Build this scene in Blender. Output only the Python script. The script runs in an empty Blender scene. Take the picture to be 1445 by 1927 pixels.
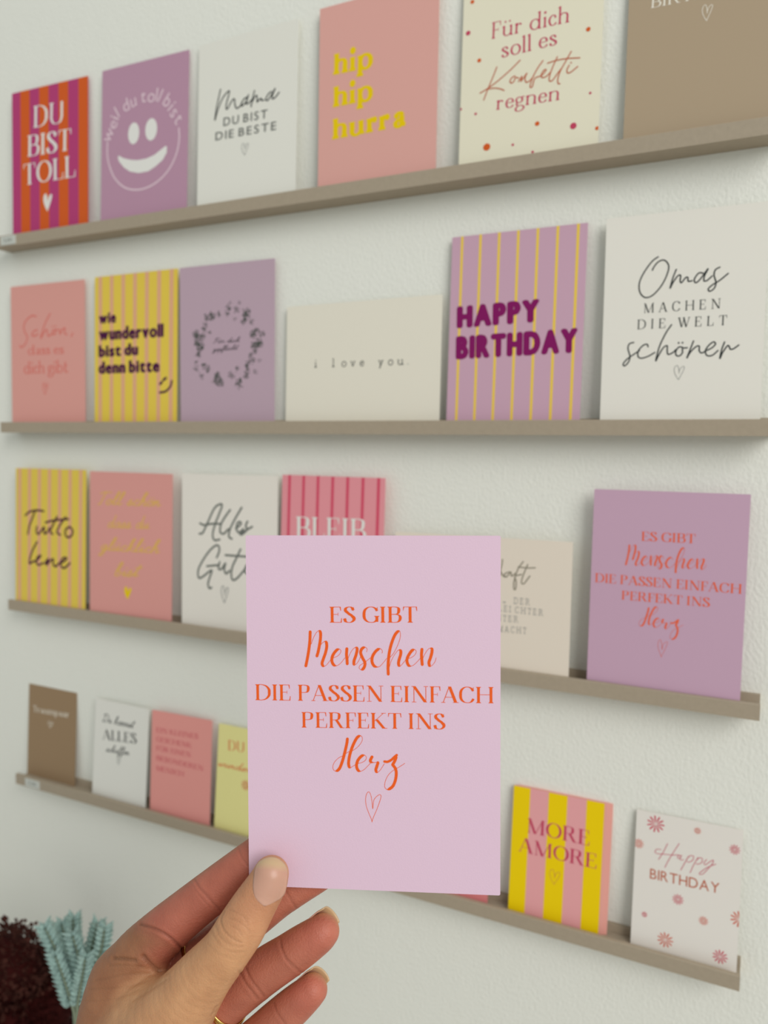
import bpy, bmesh, math, random
import numpy as np
from mathutils import Vector, Matrix

C = bpy.context.scene.collection
scn = bpy.context.scene

# ------------------------------------------------------------ camera, light, exposure
CAM_POS = np.array([0.0336008, -0.5901133, 0.1351133])
CAM_RT = np.array([0.9008102, 0.4341776, 0.0055462]); CAM_UP = np.array([-0.0476721, 0.0861958, 0.9951370]); CAM_FW = np.array([-0.4315881, 0.8966940, -0.0983442])
FPX = 1448.37                       # focal length in pixels of the 1445 x 1927 frame
cd = bpy.data.cameras.new('camera'); cam = bpy.data.objects.new('camera', cd); C.objects.link(cam)
cd.sensor_fit = 'VERTICAL'; cd.sensor_height = 7.6; cd.sensor_width = 5.7
cd.lens = FPX * 7.6 / 1927; cd.clip_start = .01; cd.clip_end = 50
cd.dof.use_dof = True; cd.dof.focus_distance = .347; cd.dof.aperture_fstop = cd.lens / 3.1
cam.matrix_world = Matrix([[CAM_RT[i], CAM_UP[i], -CAM_FW[i], CAM_POS[i]] for i in range(3)] + [[0, 0, 0, 1]])
scn.camera = cam

w = bpy.data.worlds.new('room_light'); scn.world = w; w.use_nodes = True
w.node_tree.nodes['Background'].inputs[0].default_value = (.945, 1.0, .97, 1)
w.node_tree.nodes['Background'].inputs[1].default_value = .475

def area(name, loc, target, sx, sy, power, col):
    l = bpy.data.lights.new(name, 'AREA'); l.shape = 'RECTANGLE'; l.size = sx; l.size_y = sy
    l.energy = power; l.color = col
    o = bpy.data.objects.new(name, l); C.objects.link(o); o.location = loc
    o.rotation_euler = (Vector(target) - Vector(loc)).to_track_quat('-Z', 'Y').to_euler()
    return o
area('window_light', (2.9, -2.5, 1.9), (-.2, -.1, 0), 2.3, 2.7, 110, (1.0, .985, .965))

scn.view_settings.view_transform = 'Standard'; scn.view_settings.look = 'None'
scn.view_settings.exposure = 0.0; scn.view_settings.gamma = 1; scn.view_settings.use_curve_mapping = False
scn.cycles.use_denoising = True

# ------------------------------------------------------------ helpers
def lin(c):
    return tuple(((v / 255) / 12.92 if v / 255 <= .04045 else ((v / 255 + .055) / 1.055) ** 2.4) for v in c) + (1,)

def mat(name, col, rough=.6, spec=.3, metal=0, bump=None, vary=0, scale=400, sss=0):
    m = bpy.data.materials.new(name); m.use_nodes = True; nt = m.node_tree; b = nt.nodes['Principled BSDF']
    b.inputs['Base Color'].default_value = lin(col); b.inputs['Roughness'].default_value = rough
    b.inputs['Specular IOR Level'].default_value = spec; b.inputs['Metallic'].default_value = metal
    if sss:
        b.inputs['Subsurface Weight'].default_value = sss
        b.inputs['Subsurface Radius'].default_value = (.004, .0016, .0009); b.inputs['Subsurface Scale'].default_value = 1
    tc = nt.nodes.new('ShaderNodeTexCoord')
    if bump or vary:
        n = nt.nodes.new('ShaderNodeTexNoise'); n.inputs['Scale'].default_value = scale; n.inputs['Detail'].default_value = 4
        nt.links.new(tc.outputs['Object'], n.inputs['Vector'])
    if vary:
        mx = nt.nodes.new('ShaderNodeMix'); mx.data_type = 'RGBA'
        mx.inputs[6].default_value = lin([v * (1 - vary) for v in col]); mx.inputs[7].default_value = lin([min(255, v * (1 + vary)) for v in col])
        nt.links.new(n.outputs['Fac'], mx.inputs[0]); nt.links.new(mx.outputs[2], b.inputs['Base Color'])
    if bump:
        bp = nt.nodes.new('ShaderNodeBump'); bp.inputs['Strength'].default_value = 1; bp.inputs['Distance'].default_value = bump
        nt.links.new(n.outputs['Fac'], bp.inputs['Height']); nt.links.new(bp.outputs['Normal'], b.inputs['Normal'])
    return m

def tag(o, label=None, cat=None, group=None, kind=None):
    if label: o['label'] = label
    if cat: o['category'] = cat
    if group: o['group'] = group
    if kind: o['kind'] = kind
    return o

def empty(name, loc):
    o = bpy.data.objects.new(name, None); C.objects.link(o); o.location = loc; o.empty_display_size = .01
    return o

def mesh(name, verts, faces, m, parent=None, smooth=False):
    me = bpy.data.meshes.new(name); me.from_pydata([tuple(float(c) for c in v) for v in verts], [], faces); me.update()
    if m: me.materials.append(m)
    if smooth: me.polygons.foreach_set('use_smooth', [True] * len(me.polygons))
    o = bpy.data.objects.new(name, me); C.objects.link(o)
    if parent: o.parent = parent
    return o

class MB:
    """collects shapes and links them as one mesh object"""
    def __init__(s): s.v = []; s.f = []
    def add(s, v, f):
        n = len(s.v); s.v += [tuple(p) for p in v]; s.f += [tuple(i + n for i in q) for q in f]
    def box(s, a, b):
        (x0, y0, z0), (x1, y1, z1) = a, b
        s.add([(x0,y0,z0),(x1,y0,z0),(x1,y1,z0),(x0,y1,z0),(x0,y0,z1),(x1,y0,z1),(x1,y1,z1),(x0,y1,z1)],
              [(0,3,2,1),(4,5,6,7),(0,1,5,4),(1,2,6,5),(2,3,7,6),(3,0,4,7)])
    def tube(s, pts, rad, n=8):
        pts = [Vector(p) for p in pts]; base = len(s.v)
        for i, p in enumerate(pts):
            d = (pts[min(i+1, len(pts)-1)] - pts[max(i-1, 0)]).normalized()
            a = d.orthogonal().normalized() if i == 0 else (a - d * a.dot(d)).normalized()
            b = d.cross(a); r = rad[i] if hasattr(rad, '__len__') else rad
            for k in range(n):
                t = 2 * math.pi * k / n; s.v.append(tuple(p + a * math.cos(t) * r + b * math.sin(t) * r))
        for i in range(len(pts) - 1):
            for k in range(n):
                q = base + i * n; s.f.append((q + k, q + (k+1) % n, q + n + (k+1) % n, q + n + k))
        s.f.append(tuple(base + k for k in range(n))[::-1]); s.f.append(tuple(base + (len(pts)-1) * n + k for k in range(n)))
    def lathe(s, prof, n=32, c=(0, 0, 0)):
        base = len(s.v)
        for r, z in prof:
            for k in range(n):
                t = 2 * math.pi * k / n; s.v.append((c[0] + r * math.cos(t), c[1] + r * math.sin(t), c[2] + z))
        for i in range(len(prof) - 1):
            for k in range(n):
                q = base + i * n; s.f.append((q + k, q + (k+1) % n, q + n + (k+1) % n, q + n + k))
    def build(s, name, m, parent=None, smooth=False): return mesh(name, s.v, s.f, m, parent, smooth)

# ------------------------------------------------------------ colours of print and paper (sRGB)
INK = dict(orange=(240,96,30), coral=(238,104,66), white=(236,234,228), rust=(218,96,36), palemauve=(232,206,216), ink=(46,50,50),
  grey=(150,152,148), grey2=(112,116,110), gold=(240,206,0), raspberry=(200,70,100), copper=(196,108,78), cream=(246,240,226), leafgrey=(88,90,86), letter=(96,98,94),
  dustyred=(226,110,98), plum=(76,16,66), sand=(232,176,140), plumbrown=(84,40,56), mustard=(230,184,92), berry=(134,18,96),
  butter=(242,206,84), stone=(146,138,120), red=(206,70,92), coral2=(228,128,80), rust2=(216,100,72), yellow=(246,212,0),
  pinkred=(206,104,120), crimson=(208,52,84), rose=(220,84,110))
PM = {k: mat('print_' + k, v, .7, .2) for k, v in INK.items()}

from mathutils.geometry import delaunay_2d_cdt
# ------------------------------------------------------------ lettering engine: pen strokes and glyph skeletons
def smooth_path(p, n=6):
    p = np.array(p, float)
    if len(p) < 3: return np.array([p[0] + (p[-1] - p[0]) * t for t in np.linspace(0, 1, n)])
    q = np.vstack([2 * p[0] - p[1], p, 2 * p[-1] - p[-2]]); out = []
    for i in range(1, len(q) - 2):
        a, b, c, d = q[i-1:i+3]
        for t in np.linspace(0, 1, n, endpoint=False):
            out.append(.5 * (2*b + (c-a)*t + (2*a-5*b+4*c-d)*t*t + (3*b-a-3*c+d)*t**3))
    out.append(p[-1]); return np.array(out)

def ribbon(p, wf, cap=True):
    """list of quads following the path; wf(direction, parameter) -> width"""
    d = np.gradient(p, axis=0); L = np.linalg.norm(d, axis=1)[:, None]; L[L == 0] = 1; d = d / L
    wd = np.array([wf(d[i], i / (len(p) - 1)) for i in range(len(p))])
    k = np.ones(5) / 5
    if len(wd) > 8: wd = np.convolve(np.pad(wd, 2, mode='edge'), k, 'valid')
    nn = np.stack([-d[:, 1], d[:, 0]], 1) * wd[:, None] / 2
    l, r = p + nn, p - nn
    polys = [[r[i], r[i+1], l[i+1], l[i]] for i in range(len(p) - 1)]
    if cap:
        for e, s in ((0, -1), (len(p) - 1, 1)):
            a0 = math.atan2(d[e][1] * s, d[e][0] * s)
            polys.append([p[e] + wd[e] / 2 * np.array([math.cos(a0 + t), math.sin(a0 + t)]) for t in np.linspace(-math.pi/2, math.pi/2, 7)])
    return polys

def ell(cx, cy, rx, ry, n=20): return [np.array([cx + rx*math.cos(t), cy + ry*math.sin(t)]) for t in np.linspace(0, 2*math.pi, n, endpoint=False)]

class Glyph:
    def __init__(s, T, t, sf, xh): s.T, s.t, s.s, s.x, s.o = T, t, sf, xh, []
    def poly(s, *p): s.o.append([np.array(q, float) for q in p])
    def rect(s, x0, y0, x1, y1): s.poly((x0,y0),(x1,y0),(x1,y1),(x0,y1))
    def stem(s, x, y0, y1, w=None): w = w or s.T; s.rect(x - w/2, y0, x + w/2, y1)
    def diag(s, x0, y0, x1, y1, w): s.poly((x0-w/2,y0),(x0+w/2,y0),(x1+w/2,y1),(x1-w/2,y1))
    def serif(s, x, y, w=None, side=0):          # foot or head serif with bracket
        w = w or s.T; u = 1 if y < .3 else -1; L = -s.s if side <= 0 else 0; Rr = s.s if side >= 0 else 0
        a, b = x - w/2 + L, x + w/2 + Rr
        s.rect(a, min(y, y + u*s.t), b, max(y, y + u*s.t))
        if L: s.poly((x-w/2-s.s*.7, y+u*s.t), (x-w/2, y+u*s.t), (x-w/2, y+u*(s.t+s.s*.8)))
        if Rr: s.poly((x+w/2+s.s*.7, y+u*s.t), (x+w/2, y+u*s.t), (x+w/2, y+u*(s.t+s.s*.8)))
    def hair(s, x0, x1, y): s.rect(x0, y - s.t/2, x1, y + s.t/2)
    def beak(s, x, y, h, w=.06): s.poly((x, y), (x + .012, y + h), (x - s.t*.6, y + h), (x - w, y))
    def pen(s, pts, k=1.05, n=6, cap=False):     # thick on verticals, hairline on horizontals
        s.o += ribbon(smooth_path(pts, n), lambda d, q: s.t + (s.T*k - s.t) * abs(d[1]) ** 1.6, cap)
    def oval(s, cx, cy, rx, ry, a0=0, a1=360, k=1.05):
        n = 24; s.pen([(cx + rx*math.cos(math.radians(a)), cy + ry*math.sin(math.radians(a))) for a in np.linspace(a0, a1, n)], k, 2)
    def dot(s, x, y, r): s.o.append(ell(x, y, r, r, 10))

def roman(ch, T=.13, t=.03, sf=.07, xh=.62):
    g = Glyph(T, t, sf, xh); q = T/2; x = .1 + q; X = xh
    def st(xx, top=1, bot=0): g.stem(xx, bot, top); g.serif(xx, top); g.serif(xx, bot)
    if ch == ' ': return g.o, .32
    if ch in '.,':
        g.dot(.12, T*.55, T*.58)
        if ch == ',': g.o += ribbon(smooth_path([(.15, .05), (.15, -.05), (.09, -.14)]), lambda d, q: T*.4)
        return g.o, .26
    if ch == 'E': st(x); g.hair(x,.64,1-t/2); g.hair(x,.68,t/2); g.hair(x,.5,.52); g.beak(.64,1-t,-.22); g.beak(.68,t,.25); g.rect(.48,.42,.5,.63); return g.o, .76
    if ch == 'F': st(x); g.hair(x,.62,1-t/2); g.hair(x,.48,.5); g.beak(.62,1-t,-.24); g.rect(.46,.4,.48,.61); return g.o, .68
    if ch == 'L': st(x); g.hair(x,.66,t/2); g.beak(.66,t,.28); return g.o, .72
    if ch == 'I': st(x); return g.o, .2 + T + .04
    if ch == 'T': g.stem(.42,0,1); g.serif(.42,0); g.hair(.06,.78,1-t/2); g.beak(.78,1-t,-.24); g.poly((.06,1-t),(.05,.76),(.07,.76),(.12,1-t)); return g.o, .84
    if ch == 'H': st(x); st(.86); g.hair(x,.86,.52); return g.o, .86 + q + .1
    if ch == 'D': st(x); g.pen([(x,1-t/2),(.42,1-t/2),(.66,.9),(.82,.7),(.84,.5),(.82,.3),(.66,.1),(.42,t/2),(x,t/2)]); return g.o, .98
    if ch in 'BPR':
        st(x); g.pen([(x,1-t/2),(.42,1-t/2),(.6,.92),(.63,.76),(.58,.58),(.42,.52),(x,.52)])
        if ch == 'B': g.pen([(x,.52),(.46,.52),(.66,.44),(.7,.26),(.62,.08),(.44,t/2),(x,t/2)])
        if ch == 'R': g.diag(.46,.52,.76,0,T*1.1); g.rect(.74,0,.92,t); return g.o, .94
        return g.o, .8
    if ch == 'O': g.oval(.5,.5,.4,.485); return g.o, 1.0
    if ch in 'CG':
        g.pen([(.8,.74),(.7,.9),(.52,.985),(.3,.94),(.13,.72),(.12,.3),(.28,.07),(.52,.015),(.7,.08),(.82,.26)]); g.poly((.81,.7),(.83,.98),(.81,.98),(.76,.8))
        if ch == 'G': g.stem(.78,.05,.42); g.serif(.78,.42)
        return g.o, .92
    if ch == 'S':
        g.pen([(.55,.78),(.45,.95),(.3,.985),(.15,.9),(.13,.74),(.24,.6),(.42,.48),(.56,.34),(.56,.16),(.42,.03),(.26,.015),(.13,.08),(.07,.26)], 1.15)
        g.o += ribbon(np.array([(.16,.72),(.3,.56),(.44,.46),(.55,.3)], float), lambda d, q: T*1.0, True)
        g.poly((.56,.72),(.58,.98),(.56,.98),(.52,.8)); g.poly((.06,.3),(.04,.02),(.06,.02),(.1,.2)); return g.o, .68
    if ch == 'A': g.diag(.1,0,.44,1,t*1.3); g.diag(.8,0,.46,1,T*1.15); g.hair(.22,.7,.34); g.rect(.0,0,.22,t); g.rect(.64,0,.96,t); return g.o, .96
    if ch == 'N': g.stem(.2,0,1,t*1.2); g.stem(.86,0,1,t*1.2); g.diag(.2,1,.84,0,T*1.2); g.rect(.08,0,.33,t); g.rect(.74,1-t,.99,1); g.rect(.06,1-t,.26,1); return g.o, 1.04
    if ch == 'M': g.stem(.18,0,1,t*1.2); g.stem(1.0,0,1); g.diag(.18,1,.56,0,T*1.1); g.diag(1.0,1,.57,0,t*1.3); g.serif(.18,0,t); g.serif(1.0,0); g.rect(.06,1-t,.22,1); g.rect(.98,1-t,1.14,1); return g.o, 1.2
    if ch == 'W': g.diag(.12,1,.4,0,T*1.1); g.diag(.62,1,.42,0,t*1.3); g.diag(.58,1,.84,0,T*1.1); g.diag(1.12,1,.86,0,t*1.3); g.rect(0,1-t,.28,1); g.rect(1.0,1-t,1.22,1); g.rect(.48,1-t,.7,1); return g.o, 1.22
    if ch == 'U' or ch == 'Ü':
        g.pen([(x,1),(x,.5),(x,.26),(.3,.06),(.5,.015),(.7,.08),(.8,.3),(.8,.6),(.8,1)], .9); g.serif(x,1); g.serif(.8,1,t)
        if ch == 'Ü': g.dot(.35,1.18,.07); g.dot(.62,1.18,.07)
        return g.o, .94
    if ch == 'K': st(x); g.diag(.76,1,.26,.48,t*1.3); g.diag(.36,.58,.78,0,T*1.2); g.rect(.62,1-t,.88,1); g.rect(.66,0,.96,t); return g.o, .96
    if ch == 'Y': g.stem(.44,0,.48); g.serif(.44,0); g.diag(.14,1,.45,.42,T*1.15); g.diag(.76,1,.47,.45,t*1.3); g.rect(.0,1-t,.28,1); g.rect(.62,1-t,.9,1); return g.o, .9
    # lower case
    fl = lambda xx, y: (g.poly((xx-q-sf,y-.05),(xx-q,y-.02),(xx-q,y-.12)), g.poly((xx-q-sf,y-.05),(xx+q,y+.02),(xx+q,y-.02),(xx-q,y-.08)))
    if ch in 'iü' or ch == 'ı': pass
    if ch == 'i': g.stem(x,0,X); g.serif(x,0); fl(x,X); g.dot(x,.88 + max(0, T-.15)*.9,T*.6+.01); return g.o, .2+T
    if ch == 'l': g.stem(x,0,1.04); g.serif(x,0); fl(x,1.04); return g.o, .2+T
    if ch in 'nhm':
        g.stem(x,0,X if ch != 'h' else 1.04); g.serif(x,0); fl(x,X if ch != 'h' else 1.04)
        w = .42 + T*.4
        g.pen([(x,X*.78),(x+w*.35,X*.97),(x+w*.8,X*.95),(x+w,X*.74),(x+w,X*.4),(x+w,0)]); g.serif(x+w,0)
        if ch == 'm': g.pen([(x+w,X*.78),(x+w*1.35,X*.97),(x+w*1.8,X*.95),(x+w*2,X*.74),(x+w*2,X*.4),(x+w*2,0)]); g.serif(x+2*w,0); return g.o, x+2*w+q+.1
        return g.o, x+w+q+.1
    if ch in 'uü':
        w = .42 + T*.4
        g.stem(x+w,0,X); fl(x+w,X); g.serif(x+w,0,side=1); fl(x,X)
        g.pen([(x,X),(x,X*.5),(x,X*.24),(x+w*.25,X*.04),(x+w*.6,X*.04),(x+w,X*.24)])
        if ch == 'ü': g.dot(x+.08,.86,.06); g.dot(x+w-.1,.86,.06)
        return g.o, x+w+q+.12
    if ch in 'dbpg' and not (ch == 'g'):
        rx, cy = .25 + T*.25, X/2
        if ch == 'd': g.oval(.08+q+rx,cy,rx,X*.49); xs = .08+q+2*rx; g.stem(xs,0,1.04); fl(xs,1.04); g.serif(xs,0,side=1); return g.o, xs+q+.12
        if ch == 'b': g.stem(x,0.02,1.04); fl(x,1.04); g.oval(x+rx,cy,rx,X*.49); return g.o, x+2*rx+q+.08
        g.stem(x,-.34,X); fl(x,X); g.serif(x,-.34); g.oval(x+rx,cy,rx,X*.49); return g.o, x+2*rx+q+.08
    if ch in 'oö':
        g.oval(.08+q+.25,X/2,.25+T*.15,X*.49)
        if ch == 'ö': g.dot(.24,.86,.06); g.dot(.5,.86,.06)
        return g.o, .66+T*.6
    if ch == 'c': g.pen([(.5,X*.78),(.4,X*.97),(.25,X*.96),(.12,X*.7),(.11,X*.4),(.2,X*.1),(.34,X*.03),(.46,X*.1),(.53,X*.25)]); g.dot(.47,X*.78,T*.5); return g.o, .58
    if ch == 'e': g.hair(.12,.54,X*.56); g.pen([(.55,X*.56),(.5,X*.86),(.34,X*.98),(.18,X*.85),(.11,X*.5),(.18,X*.14),(.34,X*.03),(.48,X*.1),(.56,X*.26)]); return g.o, .64
    if ch == 's': g.pen([(.42,X*.74),(.34,X*.95),(.22,X*.97),(.11,X*.84),(.14,X*.66),(.3,X*.5),(.42,X*.36),(.42,X*.14),(.28,X*.02),(.14,X*.06),(.08,X*.27)],1.1); g.o += ribbon(np.array([(.14,X*.68),(.28,X*.52),(.41,X*.32)],float), lambda d,q: T*.9, True); return g.o, .52
    if ch == 'a':
        xs = .14+q+.28+T*.3
        g.stem(xs,0.04,X*.75); g.pen([(xs,X*.74),(xs-.05,X*.93),(xs-.18,X*.98),(xs-.32,X*.86)]); g.dot(xs-.31,X*.8,T*.5)
        g.pen([(xs,X*.55),(xs-.2,X*.48),(xs-.34,X*.3),(xs-.3,X*.08),(xs-.15,X*.03),(xs,X*.2)]); g.rect(xs,0,xs+q+.07,t*1.6); return g.o, xs+q+.1
    if ch == 'g': g.oval(.3,X*.68,.2,X*.3); g.pen([(.44,X*.88),(.55,X*1.0),(.62,X*.96)]); g.pen([(.2,X*.42),(.12,X*.24),(.24,X*.1),(.48,X*.06),(.62,-.1),(.5,-.26),(.28,-.32),(.1,-.24),(.1,-.1),(.22,.02)]); return g.o, .66
    if ch == 'r': g.stem(x,0,X); g.serif(x,0); fl(x,X); g.pen([(x,X*.7),(x+.12,X*.92),(x+.24,X*.95)]); g.dot(x+.24+q*.4,X*.86,T*.55); return g.o, x+.3+q+.06
    if ch == 't': g.stem(x+.02,.1,.9); g.pen([(x+.02,.14),(x+.1,.03),(x+.22,.05),(x+.3,.16)]); g.rect(x-.12,X-t*1.4,x+.26,X); return g.o, .44+q
    if ch == 'v': g.diag(.12,X,.32,0,T); g.diag(.54,X,.34,0,t*1.3); g.rect(.02,X-t,.24,X); g.rect(.44,X-t,.64,X); return g.o, .62
    if ch == 'w': g.diag(.1,X,.26,0,T); g.diag(.42,X,.28,0,t*1.3); g.diag(.42,X,.56,0,T); g.diag(.74,X,.58,0,t*1.3); return g.o, .84
    if ch == 'y': g.diag(.12,X,.32,0,T); g.diag(.54,X,.2,-.34,t*1.5); g.rect(.02,X-t,.24,X); g.rect(.44,X-t,.64,X); return g.o, .62
    return g.o, .5

# cursive skeletons: one pen line each, x advance last; x height .42, ascender 1, descender -.45
CUR = dict(
 a=(['.36 .38 .24 .42 .1 .28 .08 .08 .2 .02 .34 .2 .4 .42 .36 .1 .42 .02 .54 .12'], .5),
 b=(['.1 .3 .28 .7 .34 .98 .24 .98 .14 .6 .08 .1 .18 .02 .32 .12 .34 .34 .2 .34'], .46),
 c=(['.34 .34 .26 .42 .12 .3 .08 .1 .2 .01 .42 .12'], .38),
 d=(['.34 .36 .22 .42 .08 .26 .08 .06 .2 .02 .34 .24 .46 .98 .4 .5 .38 .06 .46 .02 .54 .1'], .5),
 e=(['.02 .14 .2 .2 .32 .34 .24 .43 .12 .3 .1 .08 .22 .01 .42 .14'], .38),
 f=(['.06 .12 .26 .5 .38 .9 .3 1 .2 .7 .12 .1 .06 -.4 .12 -.42 .2 -.1 .3 .1 .42 .14'], .36),
 g=(['.34 .38 .22 .42 .08 .26 .1 .06 .22 .04 .36 .4 .3 -.1 .16 -.42 .04 -.36 .2 -.1 .48 .12'], .46),
 h=(['.04 .1 .24 .6 .34 .96 .24 .96 .14 .5 .06 0', '.08 .14 .22 .38 .34 .36 .3 .1 .38 .02 .5 .14'], .46),
 i=(['.02 .12 .14 .38 .1 .1 .16 .02 .28 .12', '.18 .58 .19 .6'], .26),
 k=(['.04 .1 .24 .6 .32 .96 .22 .9 .12 .4 .06 0', '.36 .4 .12 .2 .26 .12 .42 .02 .5 .1'], .46),
 l=(['.02 .12 .2 .5 .32 .94 .24 .98 .12 .5 .1 .1 .18 .02 .32 .14'], .3),
 m=(['.08 .4 .06 .2 .02 0 .14 .3 .24 .4 .22 .2 .2 0 .32 .3 .42 .4 .42 .14 .46 .02 .58 .12'], .56),
 n=(['.08 .4 .06 .2 .02 0 .14 .3 .26 .4 .26 .14 .3 .02 .44 .12'], .42),
 o=(['.26 .4 .12 .36 .06 .14 .16 .01 .3 .1 .32 .3 .24 .4 .4 .34'], .4),
 p=(['.1 .4 .06 .1 -.06 -.42', '.06 .1 .18 .38 .32 .38 .32 .14 .18 .02 .08 .08 .3 .06 .42 .14'], .42),
 r=(['.04 .1 .1 .44 .14 .36 .3 .34 .26 .14 .3 .02 .42 .12'], .38),
 s=(['.02 .12 .22 .46 .2 .3 .28 .1 .14 0 .06 .06 .24 .06 .38 .14'], .34),
 t=(['.02 .12 .22 .5 .32 .86 .2 .4 .12 .08 .18 .02 .32 .12', '.08 .6 .42 .64'], .3),
 u=(['.08 .4 .04 .12 .12 .02 .26 .2 .34 .42 .28 .12 .34 .02 .46 .12'], .44),
 v=(['.04 .36 .1 .4 .12 .04 .24 .14 .3 .4 .42 .36'], .4),
 w=(['.04 .36 .08 .3 .08 .04 .2 .12 .26 .36 .24 .06 .36 .1 .44 .4 .54 .36'], .52),
 D=(['.24 .9 .18 .5 .1 .04', '.0 .8 .3 .98 .62 .8 .66 .4 .44 .08 .1 .02 .0 .12'], .74),
 F=(['.36 .88 .26 .5 .14 .06 .02 .0', '.08 .84 .3 .98 .7 .92', '.16 .5 .5 .54'], .6),
 T=(['.36 .92 .26 .5 .16 .02 .06 .04', '.02 .84 .3 .96 .7 .94'], .5))
CUR['ö'] = (CUR['o'][0] + ['.14 .58 .15 .6', '.32 .58 .33 .6'], CUR['o'][1])
CUR['ü'] = (CUR['u'][0] + ['.12 .58 .13 .6', '.32 .58 .33 .6'], CUR['u'][1])

FONTS = dict(serif=dict(T=.15,t=.032,sf=.06), rom=dict(T=.115,t=.04,sf=.06), romw=dict(T=.12,t=.045,sf=.05), type=dict(T=.09,t=.085,sf=.12), fat=dict(T=.30,t=.13,sf=.06,xh=.7))
TRACK = dict(romw=.42, type=.38, fat=-.02, serif=0.0, rom=.02)
_bf = {}
def builtin(ch, bold):
    """polygons of one character of Blender's own built-in font"""
    if (ch, bold) not in _bf:
        cu = bpy.data.curves.new('t', 'FONT'); cu.body = ch; cu.size = 1; cu.offset = bold; cu.resolution_u = 4
        o = bpy.data.objects.new('t', cu); C.objects.link(o); bpy.context.view_layer.update()
        me = bpy.data.meshes.new_from_object(o.evaluated_get(bpy.context.evaluated_depsgraph_get()))
        P = [[np.array(me.vertices[i].co[:2]) for i in f.vertices] for f in me.polygons]
        bpy.data.objects.remove(o); bpy.data.curves.remove(cu); bpy.data.meshes.remove(me)
        _bf[ch, bold] = P
    return _bf[ch, bold]

def layout(text, font, aspect=1):
    out = []; x = 0
    for ch in text:
        if font in ('sans', 'sans2', 'heavy', 'black'):
            bold = dict(sans=.012, sans2=0, heavy=.075, black=.10)[font]
            if ch == ' ': x += .3; continue
            g = [[p + s_ for p in q] for q in builtin(ch, 0) for s_ in ([np.zeros(2)] + ([np.array([math.cos(t), math.sin(t) * .55]) * bold for t in np.linspace(0, 2*math.pi, 9)[:-1]] if bold else []))]; xs = [p[0] for q in g for p in q]; g = [[(p - np.array([min(xs), 0])) / .729 for p in q] for q in g]
            a = (max(xs) - min(xs)) / .729 + dict(sans=.27, sans2=.14, heavy=.035, black=.05)[font]
            out += [[p + np.array([x, 0]) for p in q] for q in g]; x += a
        elif font == 'script':
            if ch == ' ': x += .35; continue
            st, a = CUR[ch]
            for s in st:
                v = np.array([float(c) for c in s.split()]).reshape(-1, 2); v[:, 0] += v[:, 1] * .25 + x
                out += ribbon(smooth_path(v, 4), lambda d, q: .075)
            x += a
        else:
            g, a = roman(ch, **FONTS[font]); out += [[p + np.array([x, 0]) for p in q] for q in g]; x += a + TRACK[font]
            if font == 'type': x += max(0, .8 - a)
    return out

def text_polys(text, font, x0, y0, x1, y1, cap):
    P = layout(text, font); xs = [p[0] for q in P for p in q]; a, b = min(xs), max(xs)
    d = np.array([x1 - x0, y1 - y0]); L = np.linalg.norm(d); e = d / L; n = np.array([-e[1], e[0]])
    return [[np.array([x0, y0]) + e * (p[0] - a) / (b - a) * L + n * p[1] * cap for p in q] for q in P]

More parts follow.
